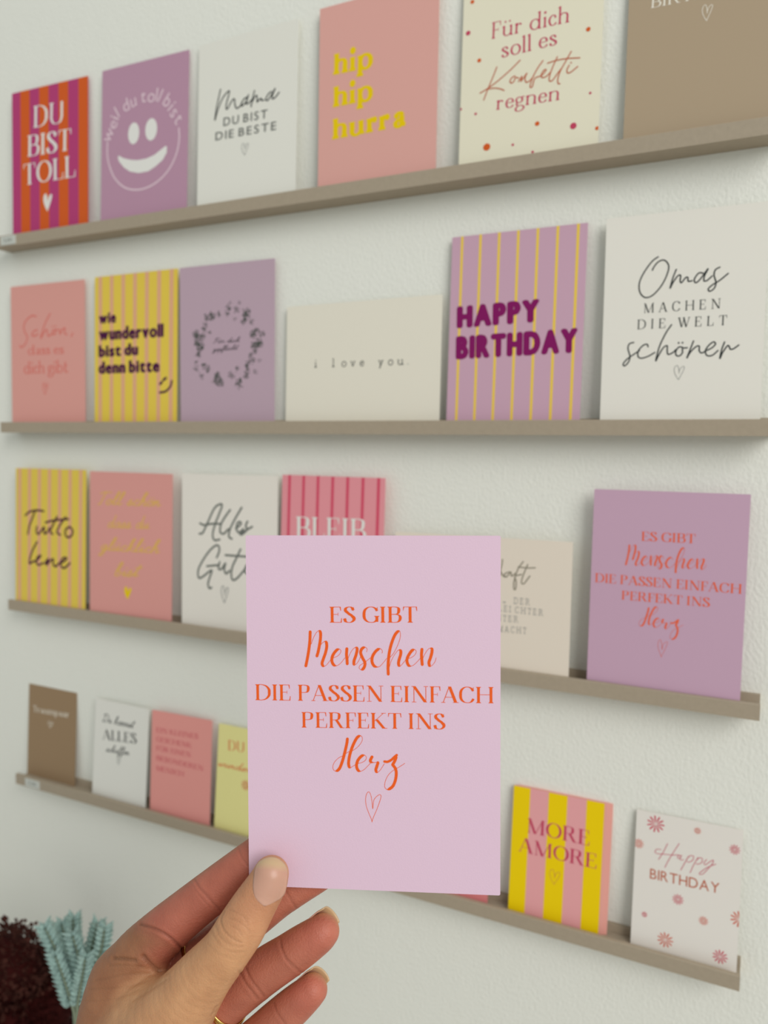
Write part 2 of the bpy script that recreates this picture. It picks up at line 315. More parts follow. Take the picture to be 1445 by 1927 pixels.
HEART = [(.0,-1),(.12,-.78),(.5,-.25),(.85,.3),(.98,.7),(.8,.86),(.45,.72),(.15,.4),(.04,.02)]
HEART2 = [(.04,-.1),(-.02,.4),(-.2,.85),(-.45,1.0),(-.78,.8),(-.9,.4),(-.75,-.1),(-.35,-.65),(-.02,-.98)]
def item_polys(it):
    """-> polygons in millimetres on the card"""
    k = it[0]
    if k == 'T': return 'lettering', text_polys(it[2], it[3], *it[4:9])
    if k == 'S':
        out = []
        for st in it[5]:
            p = smooth_path(np.array(st).reshape(-1, 2), 8)
            if it[3] == 'press':
                def wf(d, q, W=it[2], t=it[4]):
                    v = min(1, max(0, (-d[1] + .1) / .6)); v = v * v * (3 - 2*v); return t + (W - t) * v
                out += ribbon(p, wf)
            else: out += ribbon(p, lambda d, q: it[2])
        return 'handwriting', out
    if k == 'P': return 'printed_smile', [[np.array(p) for p in np.array(it[2]).reshape(-1, 2)]]
    if k == 'E': return 'printed_dots', [ell(*e) for e in np.array(it[2]).reshape(-1, 4)]
    if k == 'H':
        _, _, cx, cy, w_, h_, lw = it; S = np.array([w_/2, h_/2])
        if not lw: return 'heart', [[np.array([cx, cy]) + S * np.array(p) for p in smooth_path(HEART, 4)], [np.array([cx, cy]) + S * np.array(p) for p in smooth_path(HEART2, 4)]]
        return 'heart', [q for H in (HEART, HEART2) for q in ribbon(np.array([cx, cy]) + S * smooth_path(H, 6), lambda d, q: lw)]
    if k == 'F':
        out = []
        for cx, cy, r in np.array(it[2]).reshape(-1, 3):
            for i in range(11):
                a = 2*math.pi*i/11; u = np.array([math.cos(a), math.sin(a)]); n = np.array([-u[1], u[0]]); c = np.array([cx, cy])
                out.append([c + u*r*.1, c + u*r*.6 - n*r*.09, c + u*r*1.05 - n*r*.09, c + u*r*1.12, c + u*r*1.05 + n*r*.09, c + u*r*.6 + n*r*.09])
        return 'printed_flowers', out
    if k == 'W':
        rnd = random.Random(4); out = []
        for cx, cy, r, n in np.array(it[2]).reshape(-1, 4):
            for j in range(int(n) * 7 + 3):
                a = rnd.uniform(0, 6.28); c = np.array([cx, cy]) + r * rnd.uniform(0, 1) * np.array([math.cos(a), math.sin(a)])
                b = rnd.uniform(0, 6.28); u = np.array([math.cos(b), math.sin(b)]); v = np.array([-u[1], u[0]]); l = r * .34
                out.append([c - u*l, c - v*l*.35, c + u*l, c + v*l*.35])
        for a in np.linspace(0, 2*math.pi, 60)[:-1]: pass
        return 'leaf_wreath', out
    if k == 'A':
        pts = np.array(it[3]).reshape(-1, 2); out = []; cen = pts.mean(0) - np.array([0, 6])
        for i, ch in enumerate(it[2].replace(' ', '')):
            d = pts[min(i+1, len(pts)-1)] - pts[max(i-1, 0)]; d = d / np.linalg.norm(d); n = np.array([-d[1], d[0]])
            g = builtin(ch, .0); xs = [p[0] for q in g for p in q]; m = (min(xs) + max(xs)) / 2; s = 13 / .729
            yo = 4.8
            out += [[pts[i] + d * (p[0] - m) * s + n * (p[1] * s - yo) for p in q] for q in g]
        return 'lettering', out

def printed(parent, items, P, r, u, nrm, w_, h_, lift=.00012):
    """meshes of the print, laid on the paper"""
    for j, it in enumerate(items):
        off = nrm * (lift + j * .000004)
        if it[0] == 'B':
            m = MB()
            for xc, sw in it[2]:
                a, b = max(-w_*500, xc - sw/2) / 1000, min(w_*500, xc + sw/2) / 1000
                m.add([P + r*a + off*.6, P + r*b + off*.6, P + r*b + u*h_ + off*.6, P + r*a + u*h_ + off*.6], [(0, 1, 2, 3)])
            m.build('printed_stripes', PM[it[1]], parent); continue
        name, polys = item_polys(it); hw, hh = w_*500 - .05, h_*1000 - .05
        polys = [[(min(max(p[0], -hw), hw), min(max(p[1], .05), hh)) for p in q] for q in polys]
        per = dict(E=1, F=11, H=0).get(it[0], 0)
        sets = [polys[a:a+per] for a in range(0, len(polys), per)] if per else [polys]
        nm = dict(printed_dots='printed_dot', printed_flowers='printed_flower').get(name, name)
        for ps in sets:
            v, f = merged(ps)
            if f:
                ob = mesh(nm, [P + r*(a/1000) + u*(b/1000) + off for a, b in v], f, PM[it[1]], parent)
                if it[0] == 'W': ob['kind'] = 'stuff'

def merged(polys):
    """one flat triangulated patch out of overlapping outlines"""
    V, F, keep = [], [], []
    for q in polys:
        area = sum(q[i][0]*q[(i+1) % len(q)][1] - q[(i+1) % len(q)][0]*q[i][1] for i in range(len(q)))
        if abs(area) < 1e-5: continue
        if area < 0: q = q[::-1]
        n = len(V); F += [(n + i, n + (i+1) % len(q)) for i in range(len(q))]; keep.append(np.array(q, float)); V += [Vector((float(a), float(b))) for a, b in q]
    if not F: return [], []
    v, _, f, *_ = delaunay_2d_cdt(V, F, [], 0, 1e-4)
    vv = np.array([tuple(p) for p in v]); c = np.array([vv[list(q)].mean(0) for q in f]); inside = np.zeros(len(f), bool)
    for q in keep:
        lo, hi = q.min(0), q.max(0); idx = np.nonzero(~inside & (c >= lo).all(1) & (c <= hi).all(1))[0]
        if not len(idx): continue
        p = c[idx]; odd = np.zeros(len(idx), bool)
        for a, b in zip(q, np.roll(q, -1, 0)):
            if a[1] == b[1]: continue
            odd ^= ((a[1] > p[:, 1]) != (b[1] > p[:, 1])) & (p[:, 0] < (b[0] - a[0]) * (p[:, 1] - a[1]) / (b[1] - a[1]) + a[0])
        inside[idx[odd]] = True
    return v, [tuple(f[i]) for i in np.nonzero(inside)[0]]

# ------------------------------------------------------------ the room
def wall_material():
    m = mat('painted_plaster', (240, 240, 231), .85, .15); nt = m.node_tree; b = nt.nodes['Principled BSDF']
    tc = nt.nodes.new('ShaderNodeTexCoord'); mp = nt.nodes.new('ShaderNodeMapping'); mp.inputs['Scale'].default_value = (1, 1, .7)
    n1 = nt.nodes.new('ShaderNodeTexNoise'); n1.inputs['Scale'].default_value = 430; n1.inputs['Detail'].default_value = 3
    n2 = nt.nodes.new('ShaderNodeTexNoise'); n2.inputs['Scale'].default_value = 70; n2.inputs['Detail'].default_value = 2
    nt.links.new(tc.outputs['Object'], mp.inputs[0]); nt.links.new(mp.outputs[0], n1.inputs['Vector']); nt.links.new(mp.outputs[0], n2.inputs['Vector'])
    ad = nt.nodes.new('ShaderNodeMath'); ad.operation = 'MULTIPLY_ADD'; ad.inputs[1].default_value = .45
    nt.links.new(n2.outputs['Fac'], ad.inputs[0]); nt.links.new(n1.outputs['Fac'], ad.inputs[2])
    bp = nt.nodes.new('ShaderNodeBump'); bp.inputs['Distance'].default_value = .0007; bp.inputs['Strength'].default_value = .8
    nt.links.new(ad.outputs[0], bp.inputs['Height']); nt.links.new(bp.outputs['Normal'], b.inputs['Normal'])
    return m
m = MB(); m.box((-2.2, 0, -1.3), (1.6, .12, 1.3)); tag(m.build('wall_back', wall_material()), kind='structure')
m = MB(); m.box((-2.2, -2.2, -1.34), (1.6, .12, -1.3)); tag(m.build('floor', mat('grey_floor', (176, 168, 156), .5, .3, vary=.06, scale=8)), kind='structure')

# ------------------------------------------------------------ the four ledges
LEDGE = mat('taupe_paint', (172, 158, 138), .55, .25, bump=.00015, vary=.03, scale=300)
X0, X1, D, LIP, H = -.695, .0445, .0225, .0035, .0112
LEDGE_TOP = [.3392, .1476, -.0452, -.2432]
for i, (zt, xr) in enumerate(zip(LEDGE_TOP, (.0445, .0455, .0445, .0412))):
    prof = [(0, zt-H), (-D, zt-H), (-D, zt-.0004), (-D+.0004, zt), (-D+LIP, zt), (-D+LIP, zt-.0052), (-.0035, zt-.0052), (-.0035, zt+.0012), (0, zt+.0012)]
    n = len(prof); v = [(x, y, z) for x in (X0, xr) for y, z in prof]
    led = mesh('picture_ledge', v, [tuple(range(n)), tuple(range(2*n-1, n-1, -1))] + [(k, n + k, n + (k+1) % n, (k+1) % n) for k in range(n)], LEDGE)
    bm = bmesh.new(); bm.from_mesh(led.data); bmesh.ops.recalc_face_normals(bm, faces=bm.faces); bm.to_mesh(led.data); bm.free()
    tag(led, ['narrow taupe picture ledge carrying the topmost row of cards',
              'narrow taupe picture ledge, second from the top, under the Happy Birthday and Omas cards',
              'narrow taupe picture ledge, third from the top, passing behind the held card',
              'narrow taupe picture ledge at the bottom, with the small cards on it'][i], 'shelf', 'taupe picture ledges on the wall')

tagm = mat('clear_label', (206, 208, 200), .35, .4)
def price_tag(xc, zt, label, wd=.022):
    t = MB(); t.box((xc - wd/2, -D-.0008, zt-.0100), (xc + wd/2, -D, zt-.0012))
    o = tag(t.build('price_label', tagm), label, 'label', 'price labels at the left ends of the ledges')
    P = np.array([xc, -D-.0008, zt-.0100]); q = MB()
    v, f = merged(text_polys('3,00', 'sans2', -6, 3, 6, 3, 3.4)); q.add([P + np.array([a/1000, -.00008, b/1000]) for a, b in v], f)
    q.build('lettering', PM['grey2'], o)
price_tag(-.671, LEDGE_TOP[0], 'small whitish price label on the left end of the topmost ledge')
price_tag(-.668, LEDGE_TOP[3], 'small clear price label on the left end of the bottom ledge')

# ------------------------------------------------------------ cards
def card(key, col, label, cat='greeting card', group=None, thick=.0004, extra=None, dx=0, name='greeting_card', frame=None, items=None):
    P, r, u, w_, h_ = frame or FRAMES[key]
    P, r, u = (np.array(q, float) for q in (P, r, u)); n = np.cross(r, u); n /= np.linalg.norm(n)
    root = empty(name, tuple(P)); tag(root, label, cat, group)
    O = np.zeros(3); hw = w_/2; rc = .0006
    m = MB(); outline = []
    for cx, cy, a0 in ((hw-rc, rc, -90), (hw-rc, h_-rc, 0), (-hw+rc, h_-rc, 90), (-hw+rc, rc, 180)):
        for a in (0, 45, 90): t = math.radians(a0 + a); outline.append((cx + rc*math.cos(t), cy + rc*math.sin(t)))
    k = len(outline); v = [r*a + u*b for a, b in outline] + [r*a + u*b - n*thick for a, b in outline]
    m.add(v, [tuple(range(k)), tuple(range(2*k-1, k-1, -1))] + [(i, k+i, k+(i+1) % k, (i+1) % k) for i in range(k)])
    o = m.build('card_stock', mat('paper_' + key.lower(), col, .75, .2, bump=.00005 if key == 'HELD' else None, scale=1500), root)
    printed(root, items if items is not None else PRINT.get(key, []), O, r, u, n, w_, h_, .00006 if key == 'HELD' else .00012)
    return root, P, r, u, n
# every card: base point, right vector, up vector, width, height (m)
FRAMES = {
 'HELD':[[-0.10133,-0.31833,-0.05323],[0.93344,0.35845,0.01452],[-0.03612,0.05365,0.99791],0.105,0.148],
 'R':[[-0.02043,-0.0177,-0.05094],[0.99995,-0.0097,-0.00036],[0.00076,0.04109,0.99916],0.10454,0.148],
 'A':[[-0.62552,-0.01014,0.33684],[0.9995,0.03128,-0.00549],[0.00438,0.03544,0.99936],0.1036,0.148],
 'B':[[-0.50061,-0.01191,0.33634],[0.9998,0.01992,-0.0021],[0.001,0.05494,0.99849],0.10438,0.148],
 'C':[[-0.38303,-0.0117,0.33694],[0.99997,-0.00506,0.00612],[-0.00583,0.05563,0.99843],0.10569,0.148],
 'D':[[-0.25537,-0.0109,0.33883],[0.99997,0.00682,0.00349],[-0.00373,0.0365,0.99933],0.10611,0.148],
 'E':[[-0.13088,-0.00984,0.33891],[0.99995,0.01034,-0.0],[-0.00053,0.05083,0.99871],0.10493,0.148],
 'F':[[-0.00868,-0.00873,0.3389],[0.99998,-0.00673,0.0],[0.00029,0.0436,0.99905],0.105,0.148],
 'G':[[-0.63806,-0.01019,0.14289],[0.99978,0.0208,-0.00138],[0.0007,0.03278,0.99946],0.10522,0.148],
 'H':[[-0.51819,-0.0106,0.14336],[0.99995,0.00962,-0.00199],[0.0016,0.04045,0.99918],0.10489,0.148],
 'I':[[-0.40882,-0.00849,0.14244],[0.99981,0.0196,-0.00212],[0.00177,0.018,0.99984],0.10491,0.148],
 'J':[[-0.27073,-0.00862,0.1426],[0.99995,-0.00974,0.00074],[-0.00038,0.0373,0.9993],0.14719,0.105],
 'K':[[-0.13761,-0.01158,0.14293],[1.0,-0.00042,-0.00294],[0.00296,0.0477,0.99886],0.10522,0.148],
 'L':[[-0.01738,-0.01139,0.14332],[0.99923,0.03895,0.0046],[-0.00609,0.03834,0.99925],0.10516,0.148],
 'M':[[-0.63689,-0.01791,-0.04937],[0.99999,0.00251,0.0027],[-0.00283,0.05264,0.99861],0.10366,0.148],
 'N':[[-0.52528,-0.01694,-0.05037],[0.99976,0.02175,-0.00389],[0.00305,0.03869,0.99925],0.10585,0.148],
 'O':[[-0.40664,-0.01322,-0.04956],[0.99912,0.0415,0.00607],[-0.00779,0.04136,0.99911],0.10655,0.148],
 'P':[[-0.29699,-0.01597,-0.04784],[0.99958,-0.02896,0.0001],[0.00149,0.05505,0.99848],0.10418,0.148],
 'Q':[[-0.15996,-0.01707,-0.04877],[0.99975,-0.02117,0.00783],[-0.00681,0.04805,0.99882],0.14802,0.105],
 'S':[[-0.65712,-0.00816,-0.25032],[1.0,0.00062,0.00053],[-0.00057,0.07295,0.99734],0.07397,0.105],
 'T':[[-0.55056,-0.01451,-0.24917],[0.99995,-0.00967,-0.00051],[0.00137,0.0891,0.99602],0.07477,0.105],
 'U':[[-0.4694,-0.01427,-0.24792],[0.9997,0.02368,0.00598],[-0.00773,0.07443,0.9972],0.07449,0.105],
 'V':[[-0.38908,-0.01407,-0.24953],[0.99998,0.00556,-3e-05],[-0.00053,0.09952,0.99504],0.074,0.105],
 'W':[[-0.09437,-0.01322,-0.25052],[0.9999,0.01419,-0.00244],[0.00118,0.08812,0.99611],0.07155,0.105],
 'X':[[0.00209,-0.01228,-0.25011],[0.99989,0.01452,0.00114],[-0.00249,0.0935,0.99562],0.07335,0.105],
}
# print on every card, millimetres from the middle of its bottom edge
PRINT = {
 'HELD':[
  ["S","orange",1.22,"press",0.2,[[-25.67,108.01,-25.78,104.92,-26.15,101.47,-26.78,97.59,-27.58,93.79],[-25.23,102.99,-24.48,105.15,-23.17,107.61,-22.09,108.48,-21.36,107.76,-21.37,105.4,-21.83,102.39,-22.36,99.81,-22.89,98.0],[-22.14,101.01,-20.96,103.05,-19.66,104.05,-18.89,103.5,-18.82,101.57,-19.44,98.99,-20.44,96.18,-20.76,94.68,-20.03,93.74,-18.73,94.49,-17.0,96.67,-15.92,97.33,-13.98,98.3,-12.9,99.86,-13.32,100.92,-14.61,100.56,-16.13,98.61,-16.7,96.46,-16.15,94.66,-14.86,94.04,-13.14,95.01,-11.2,97.4],[-10.4,101.18,-10.55,98.69,-10.34,96.55,-10.27,94.93],[-10.26,95.91,-9.48,98.28,-8.18,100.65,-6.89,101.74,-6.12,101.11,-6.56,98.75,-7.43,96.17,-7.35,94.54,-6.28,95.12,-5.2,96.84,-4.43,99.0],[-2.2,100.01,-1.98,101.17,-2.83,101.92,-4.12,101.27,-4.68,99.63,-3.92,97.51,-2.9,95.38,-3.3,93.45,-4.37,92.53,-5.31,93.2,-5.0,94.28,-3.72,95.16,-2.22,96.25,-0.29,97.77],[4.19,99.55,4.28,100.61,3.34,101.37,1.85,100.58,0.35,98.42,-0.0,96.07,0.97,94.16,2.89,93.89,4.6,95.5,6.09,97.44],[7.28,97.59,9.07,99.83,10.78,103.26,11.76,106.68,11.35,108.8,9.73,107.5,8.24,104.08,7.25,100.23,6.81,96.81,6.63,93.82,6.71,90.92],[7.14,93.62,7.79,95.97,9.07,98.55,10.77,100.79,11.83,100.64,11.82,99.02,11.18,96.88,10.96,95.17,11.6,94.33,13.09,95.84,14.36,97.48,15.84,97.72,17.53,98.89,18.25,100.39,17.54,101.23,16.27,100.57,14.78,98.21,14.44,96.29,15.2,94.6,16.68,94.54,18.58,96.14,20.06,97.86],[20.58,101.36,20.4,99.14,20.53,97.02,20.69,95.11],[20.69,96.94,21.75,99.38,23.23,101.52,24.49,101.75,24.7,100.48,24.07,97.92,23.43,96.0,23.85,94.52,24.9,94.96,25.96,96.47,26.38,97.96]]],
  ["S","orange",1.22,"press",0.2,[[-10.37,63.53,-10.69,61.3,-11.57,57.58,-12.51,54.15,-13.76,51.03,-15.15,49.94,-16.23,50.4,-16.53,51.88,-15.75,53.76,-14.04,55.5,-12.19,56.48,-10.03,58.08,-7.87,58.9,-5.72,60.65,-4.33,62.69,-4.17,64.23,-4.93,64.98,-6.31,64.18,-7.86,61.37,-9.11,57.95,-9.8,54.84,-9.9,52.68,-9.29,51.52,-7.91,52.27,-6.37,53.23,-4.52,53.75,-2.99,54.71,-2.52,55.96,-3.28,56.92,-4.66,56.36,-6.05,54.63,-6.62,52.46,-6.07,50.62,-4.85,50.13,-3.31,51.0,-1.77,52.59,-0.85,53.54],[-0.16,56.26,-0.84,54.77,-0.39,54.04,0.99,53.95,2.27,54.08,1.84,52.37,1.43,50.82,2.04,49.85,3.27,50.87,4.96,53.54],[9.84,56.28,9.23,54.72,8.4,53.23],[8.55,53.02,9.52,51.66,9.88,49.82,9.57,47.04,8.43,44.24,6.44,42.8,5.23,43.47,5.08,45.07,5.85,47.56,7.08,49.44,8.91,51.03,11.05,52.31,13.42,53.91]]],
  ["S","orange",1.05,"mono",0.2,[[5.02,54.46,6.33,54.4,7.86,55.24,9.08,56.41,10.09,57.27]]],
  ["S","orange",0.2,"mono",0.2,[[-0.28,28.89,0.12,30.39,1.83,34.47,3.06,37.91,3.53,39.93,2.92,40.53,1.54,39.56,0.46,37.83,0.08,34.48,-0.24,37.5,-0.75,40.27,-1.51,41.54,-2.44,40.68,-2.91,38.35,-2.61,35.57,-1.55,32.51,-0.46,29.91,-0.28,28.89]]],
  ["T","orange","ES GIBT","serif",-17.46,111.96,18.72,112.36,6.56],
  ["T","orange","DIE PASSEN EINFACH","serif",-48.99,79.04,49.66,79.64,6.66],
  ["T","orange","PERFEKT INS","serif",-29.49,67.9,30.17,68.46,6.48],
 ],
 'A':[
  ["T","white","DU","serif",-21.55,109.25,18.62,108.31,21.12],
  ["T","white","BIST","serif",-30.17,81.7,29.4,80.49,20.88],
  ["T","white","TOLL","serif",-35.76,53.63,35.15,53.87,21.04],
  ["H","white",-2.53,32.87,12.7,18.42,0],
  ["B","rust",[[-33.3,13.2],[-6.900000000000006,13.2],[19.5,13.2],[45.89999999999999,13.2]]],
 ],
 'B':[
  ["E","white",[-11.84,83.11,6.82,10.06,9.29,83.51,7.1,10.21]],
  ["P","white",[-30.3,65.13,-23.43,61.49,-14.38,58.82,-6.92,57.51,4.11,57.49,13.52,59.53,20.66,62.96,26.32,65.73,28.32,65.17,28.22,59.67,23.71,53.67,15.18,48.72,6.54,45.41,-5.21,45.27,-15.68,48.07,-23.27,52.77,-29.44,59.3,-31.02,62.95]],
  ["S","palemauve",1.5,"mono",0.2,[[-44.32,79.73,-44.27,67.09,-40.83,55.12,-33.74,43.29,-21.43,33.74,-6.41,29.9,8.27,31.19,22.61,37.18,33.11,46.31,39.9,58.01,42.46,69.67,41.89,79.59]]],
  ["A","palemauve","weil du toll bist",[-42.89,86.11,-37.29,95.25,-35.11,101.17,-32.52,105.3,-21.66,109.74,-12.76,112.48,-0.64,114.62,8.85,113.28,15.34,113.0,19.31,111.77,27.62,105.96,32.33,100.24,35.97,94.45,41.02,87.63]],
 ],
 'C':[
  ["S","ink",1.25,"mono",0.2,[[-27.94,105.06,-30.2,97.03,-32.34,88.68,-33.81,79.15,-30.37,88.32,-25.32,97.13,-19.59,101.66,-18.16,101.13,-19.49,96.54,-21.32,90.76,-21.24,86.66,-19.32,87.33,-16.81,90.95,-13.67,93.92,-12.24,92.89,-11.97,89.03,-9.99,85.26,-6.51,86.25,-4.03,88.57],[1.24,92.88,-2.2,91.76,-5.28,87.79,-3.98,86.19,-0.25,88.88,2.77,94.85,0.98,90.16,0.28,87.27,2.61,87.34,5.38,89.34],[8.96,96.93,7.21,91.5,5.49,83.79,6.06,86.7,9.08,91.15,11.23,92.34,11.91,89.11,11.78,86.64,13.48,87.72,15.93,88.96,16.45,87.26,19.04,87.03],[26.54,92.8,23.24,90.96,20.87,87.43,22.73,85.99,26.31,89.38,30.44,94.77,28.12,90.03,27.59,86.56,30.6,87.08,34.62,90.51]]],
  ["T","letter","DU BIST","sans",-24.35,72.35,22.74,71.17,7.72],
  ["T","letter","DIE BESTE","sans",-32.96,61.19,32.1,59.61,7.51],
  ["H","grey",-0.4,48.46,7.56,10.43,0.5],
 ],
 'D':[
  ["T","gold","hip","fat",-39.81,92.47,-3.06,91.85,15.91],
  ["T","gold","hip","fat",-39.6,66.49,-2.57,66.42,15.72],
  ["T","gold","hurra","fat",-39.85,40.69,26.6,41.08,15.79],
 ],
 'E':[
  ["T","raspberry","Für dich","rom",-29.3,93.75,28.56,93.64,11.96],
  ["T","raspberry","soll es","rom",-21.17,78.36,20.43,79.59,11.91],
  ["T","raspberry","regnen","rom",-23.85,40.81,23.63,39.92,11.05],
  ["E","rust",[-45.5,124.42,1.56,1.45,42.47,85.7,1.61,1.59,-38.52,79.86,1.55,1.45,7.92,25.62,1.7,1.65,51.47,15.38,1.37,1.37,-30.3,14.49,2.83,2.67]],
  ["E","raspberry",[-48.1,101.97,1.83,1.7,45.65,40.83,0.92,0.92,-52.21,46.11,1.06,0.98,-39.99,40.65,1.04,0.97,34.51,19.7,2.34,2.31,-10.03,13.11,1.0,0.95,5.28,5.63,0.98,0.95,-19.43,126.98,1.5,1.42,19.56,120.22,1.89,1.84]],
  ["S","copper",0.9,"mono",0.2,[[-24.44,72.36,-27.78,64.33,-31.15,56.88,-33.9,49.89],[-6.68,73.83,-14.18,67.94,-23.73,61.73,-32.17,57.37,-37.11,55.45],[-30.51,57.38,-25.54,57.11,-20.89,55.65,-18.22,54.06],[-10.13,63.2,-12.67,62.14,-13.89,59.91,-12.54,58.44,-10.65,59.62,-9.76,61.9,-7.49,61.18],[-7.39,58.59,-4.83,61.9,-5.46,58.36,-1.2,63.53,-2.47,60.24,-1.59,57.04,0.93,57.48,3.99,60.25],[10.51,70.17,6.93,65.74,3.97,60.86,1.95,55.78,1.74,52.78,3.31,53.1,4.13,56.59,5.3,58.79,8.42,59.42,10.28,59.98,12.68,62.23,12.95,63.39,11.4,63.08,9.63,60.4,10.34,58.16,13.45,58.48,16.46,60.92],[21.0,70.81,18.16,64.79,15.93,58.62,15.75,55.05,17.93,54.64,21.47,58.77,24.11,61.85],[30.98,72.69,27.28,66.6,23.28,59.63,21.94,54.5,22.36,51.73,23.6,51.33],[14.03,67.68,20.48,68.4,28.43,68.15,37.23,66.9],[29.84,63.13,28.43,60.43,28.83,57.98,31.25,58.12,35.96,61.07]]],
  ["E","copper",[31.11,64.67,0.61,0.6]],
 ],
 'F':[
  ["T","cream","BIRTHDAY","rom",-37.54,90.69,25.64,88.93,7.13],
  ["H","cream",-1.31,79.56,6.61,10.57,0.35],
 ],
 'G':[
  ["S","dustyred",1.2,"mono",0.2,[[-15.23,115.04,-20.99,116.14,-29.05,112.47,-33.54,106.49,-32.19,99.68,-28.61,94.33,-30.91,88.2,-36.87,83.77,-39.78,85.98],[-14.01,100.86,-18.35,100.04,-22.02,96.61,-18.43,94.89,-12.63,96.68],[4.74,116.7,-1.74,108.41,-6.13,99.95,-9.11,91.89,-4.74,97.33,-0.43,100.69,1.61,93.96,6.58,95.76],[9.45,99.69,7.31,97.76,8.69,95.16,12.21,96.51,10.85,99.62,15.75,99.38],[17.85,100.29,18.48,95.2,21.31,99.1,25.49,100.91,24.74,95.91,28.17,94.23],[36.08,95.36,33.99,91.95]]],
  ["E","dustyred",[8.44,103.3,0.98,0.71,12.3,103.35,0.98,0.71]],
  ["T","dustyred","dass es","rom",-27.82,75.72,23.46,75.0,9.86],
  ["T","dustyred","dich gibt","rom",-34.02,55.89,29.13,55.43,12.53],
  ["H","dustyred",-3.4,39.71,7.83,11.89,0.6],
 ],
 'H':[
  ["T","plum","wie","heavy",-46.84,102.25,-24.1,102.31,10.78],
  ["T","plum","wundervoll","heavy",-46.81,85.87,35.96,85.58,12.45],
  ["T","plum","bist du","heavy",-47.22,69.14,4.55,69.64,11.5],
  ["T","plum","denn bitte","heavy",-47.37,52.68,31.37,52.57,11.86],
  ["S","plum",2.2,"mono",0.2,[[31.69,32.21,38.99,33.35,44.6,37.97,46.32,42.95]]],
  ["S","plum",2.6,"mono",0.2,[[32.03,40.43,34.06,41.96],[36.07,44.13,39.05,45.94]]],
  ["B","sand",[[-45.0,4.6],[-30.0,4.6],[-15.0,4.6],[0.0,4.6],[15.0,4.6],[30.0,4.6],[45.0,4.6]]],
 ],
 'I':[
  ["T","ink","Für dich","script",-14.51,77.06,15.79,76.97,4.52],
  ["T","ink","gepflückt","script",-15.51,69.55,14.7,70.49,4.53],
  ["W","leafgrey",[4.59,112.78,2.17,1,14.74,111.84,2.17,1,3.48,107.22,3.98,2,11.48,105.86,3.26,2,1.28,102.61,2.17,3,-7.56,103.11,2.9,2,-16.12,101.8,4.35,5,-22.51,100.96,3.26,3,21.91,101.42,5.07,5,20.12,95.06,3.26,3,27.97,94.06,2.9,2,-24.45,90.2,3.62,2,-34.36,87.03,3.62,4,-33.24,83.33,3.98,5,-26.38,83.63,4.35,2,-30.23,76.5,5.07,5,-27.2,72.73,2.9,4,-31.42,67.71,3.62,3,29.4,82.85,3.62,5,32.24,86.23,4.35,2,39.29,84.14,3.62,2,35.79,74.95,4.35,6,30.12,72.83,3.62,4,32.26,68.05,2.9,3,27.28,64.7,2.9,2,28.71,59.93,3.62,2,36.52,59.67,2.17,1,22.99,56.56,4.35,2,23.71,52.39,2.9,2,31.57,49.81,2.9,1,22.27,47.09,3.62,3,15.04,42.5,3.26,3,14.32,38.92,4.35,2,6.3,47.49,3.62,3,12.15,52.72,2.9,2,-9.24,46.68,3.98,6,-6.28,41.16,5.07,3,-12.25,41.89,3.62,3,-20.49,53.04,3.98,2,-25.77,57.46,3.62,2,-34.19,54.65,3.62,1,-27.35,47.73,3.62,1,-33.38,60.75,2.9,1,-18.06,87.47,2.9,1,10.02,97.97,2.17,1,-22.54,94.93,2.9,2]],
 ],
 'J':[
  ["T","ink","i love you.","type",-44.42,51.3,45.13,50.69,7.02],
 ],
 'K':[
  ["T","berry","HAPPY","black",-46.5,77.94,19.49,79.54,15.94],
  ["T","berry","BIRTHDAY","black",-46.48,53.73,48.92,55.57,16.8],
  ["B","butter",[[-44.25,2.1],[-29.25,2.1],[-14.25,2.1],[0.75,2.1],[15.75,2.1],[30.75,2.1],[45.75,2.1]]],
 ],
 'L':[
  ["S","ink",0.95,"mono",0.2,[[-16.62,117.93,-20.64,114.99,-25.51,108.12,-28.48,101.04,-27.92,94.33,-24.24,90.4,-19.16,91.71,-13.67,97.92,-10.17,105.54,-9.44,111.39,-12.41,115.25,-16.18,114.6,-18.92,111.54,-20.1,109.0],[-4.33,108.2,-6.3,102.61,-7.92,95.51,-6.18,99.32,-3.22,103.67,-1.37,103.84,-1.54,100.27,-0.56,98.88,1.8,101.96,3.34,102.16,3.74,99.53,6.2,99.66],[13.04,104.29,10.29,104.52,7.69,100.84,8.4,98.19,11.08,99.93,16.14,107.13,14.03,102.28,13.85,99.06,15.97,99.22,18.88,101.89],[23.46,107.41,20.82,105.9,20.06,102.43,21.47,97.18,20.42,93.4,17.77,91.66,16.8,93.35,19.12,95.75,23.81,98.6,28.88,102.8],[-30.91,59.3,-33.82,58.42,-34.68,55.08,-33.18,49.61,-34.03,45.58,-36.57,42.96,-37.6,44.35,-35.08,47.65,-30.61,50.86,-26.8,53.39],[-21.07,55.82,-21.78,57.53,-24.34,56.98,-27.45,53.42,-27.63,49.39,-25.31,47.95,-20.83,49.11,-16.44,51.61],[-6.04,70.36,-9.31,65.24,-12.83,57.45,-14.52,51.53,-15.58,45.56,-13.81,49.5,-10.82,54.7,-8.34,55.91,-8.22,52.59,-7.48,49.9,-4.38,51.1,-2.57,53.01],[1.74,54.47,-0.76,54.58,-2.52,51.68,-2.11,49.02,0.09,48.6,1.88,50.84,1.78,53.48,4.86,54.0],[8.7,58.41,6.77,52.6,4.83,46.77,6.84,50.63,10.39,54.41,12.53,54.64,12.64,51.69,14.24,49.99,17.23,51.5,20.79,53.29,22.81,55.79,21.55,57.15,18.9,55.33,16.62,51.52,17.66,48.22,21.0,48.08,24.5,51.18],[28.47,56.82,26.87,51.73,25.92,45.62,27.55,49.76,30.36,54.15,31.58,53.46,32.24,51.82,34.31,52.05,37.35,54.35]]],
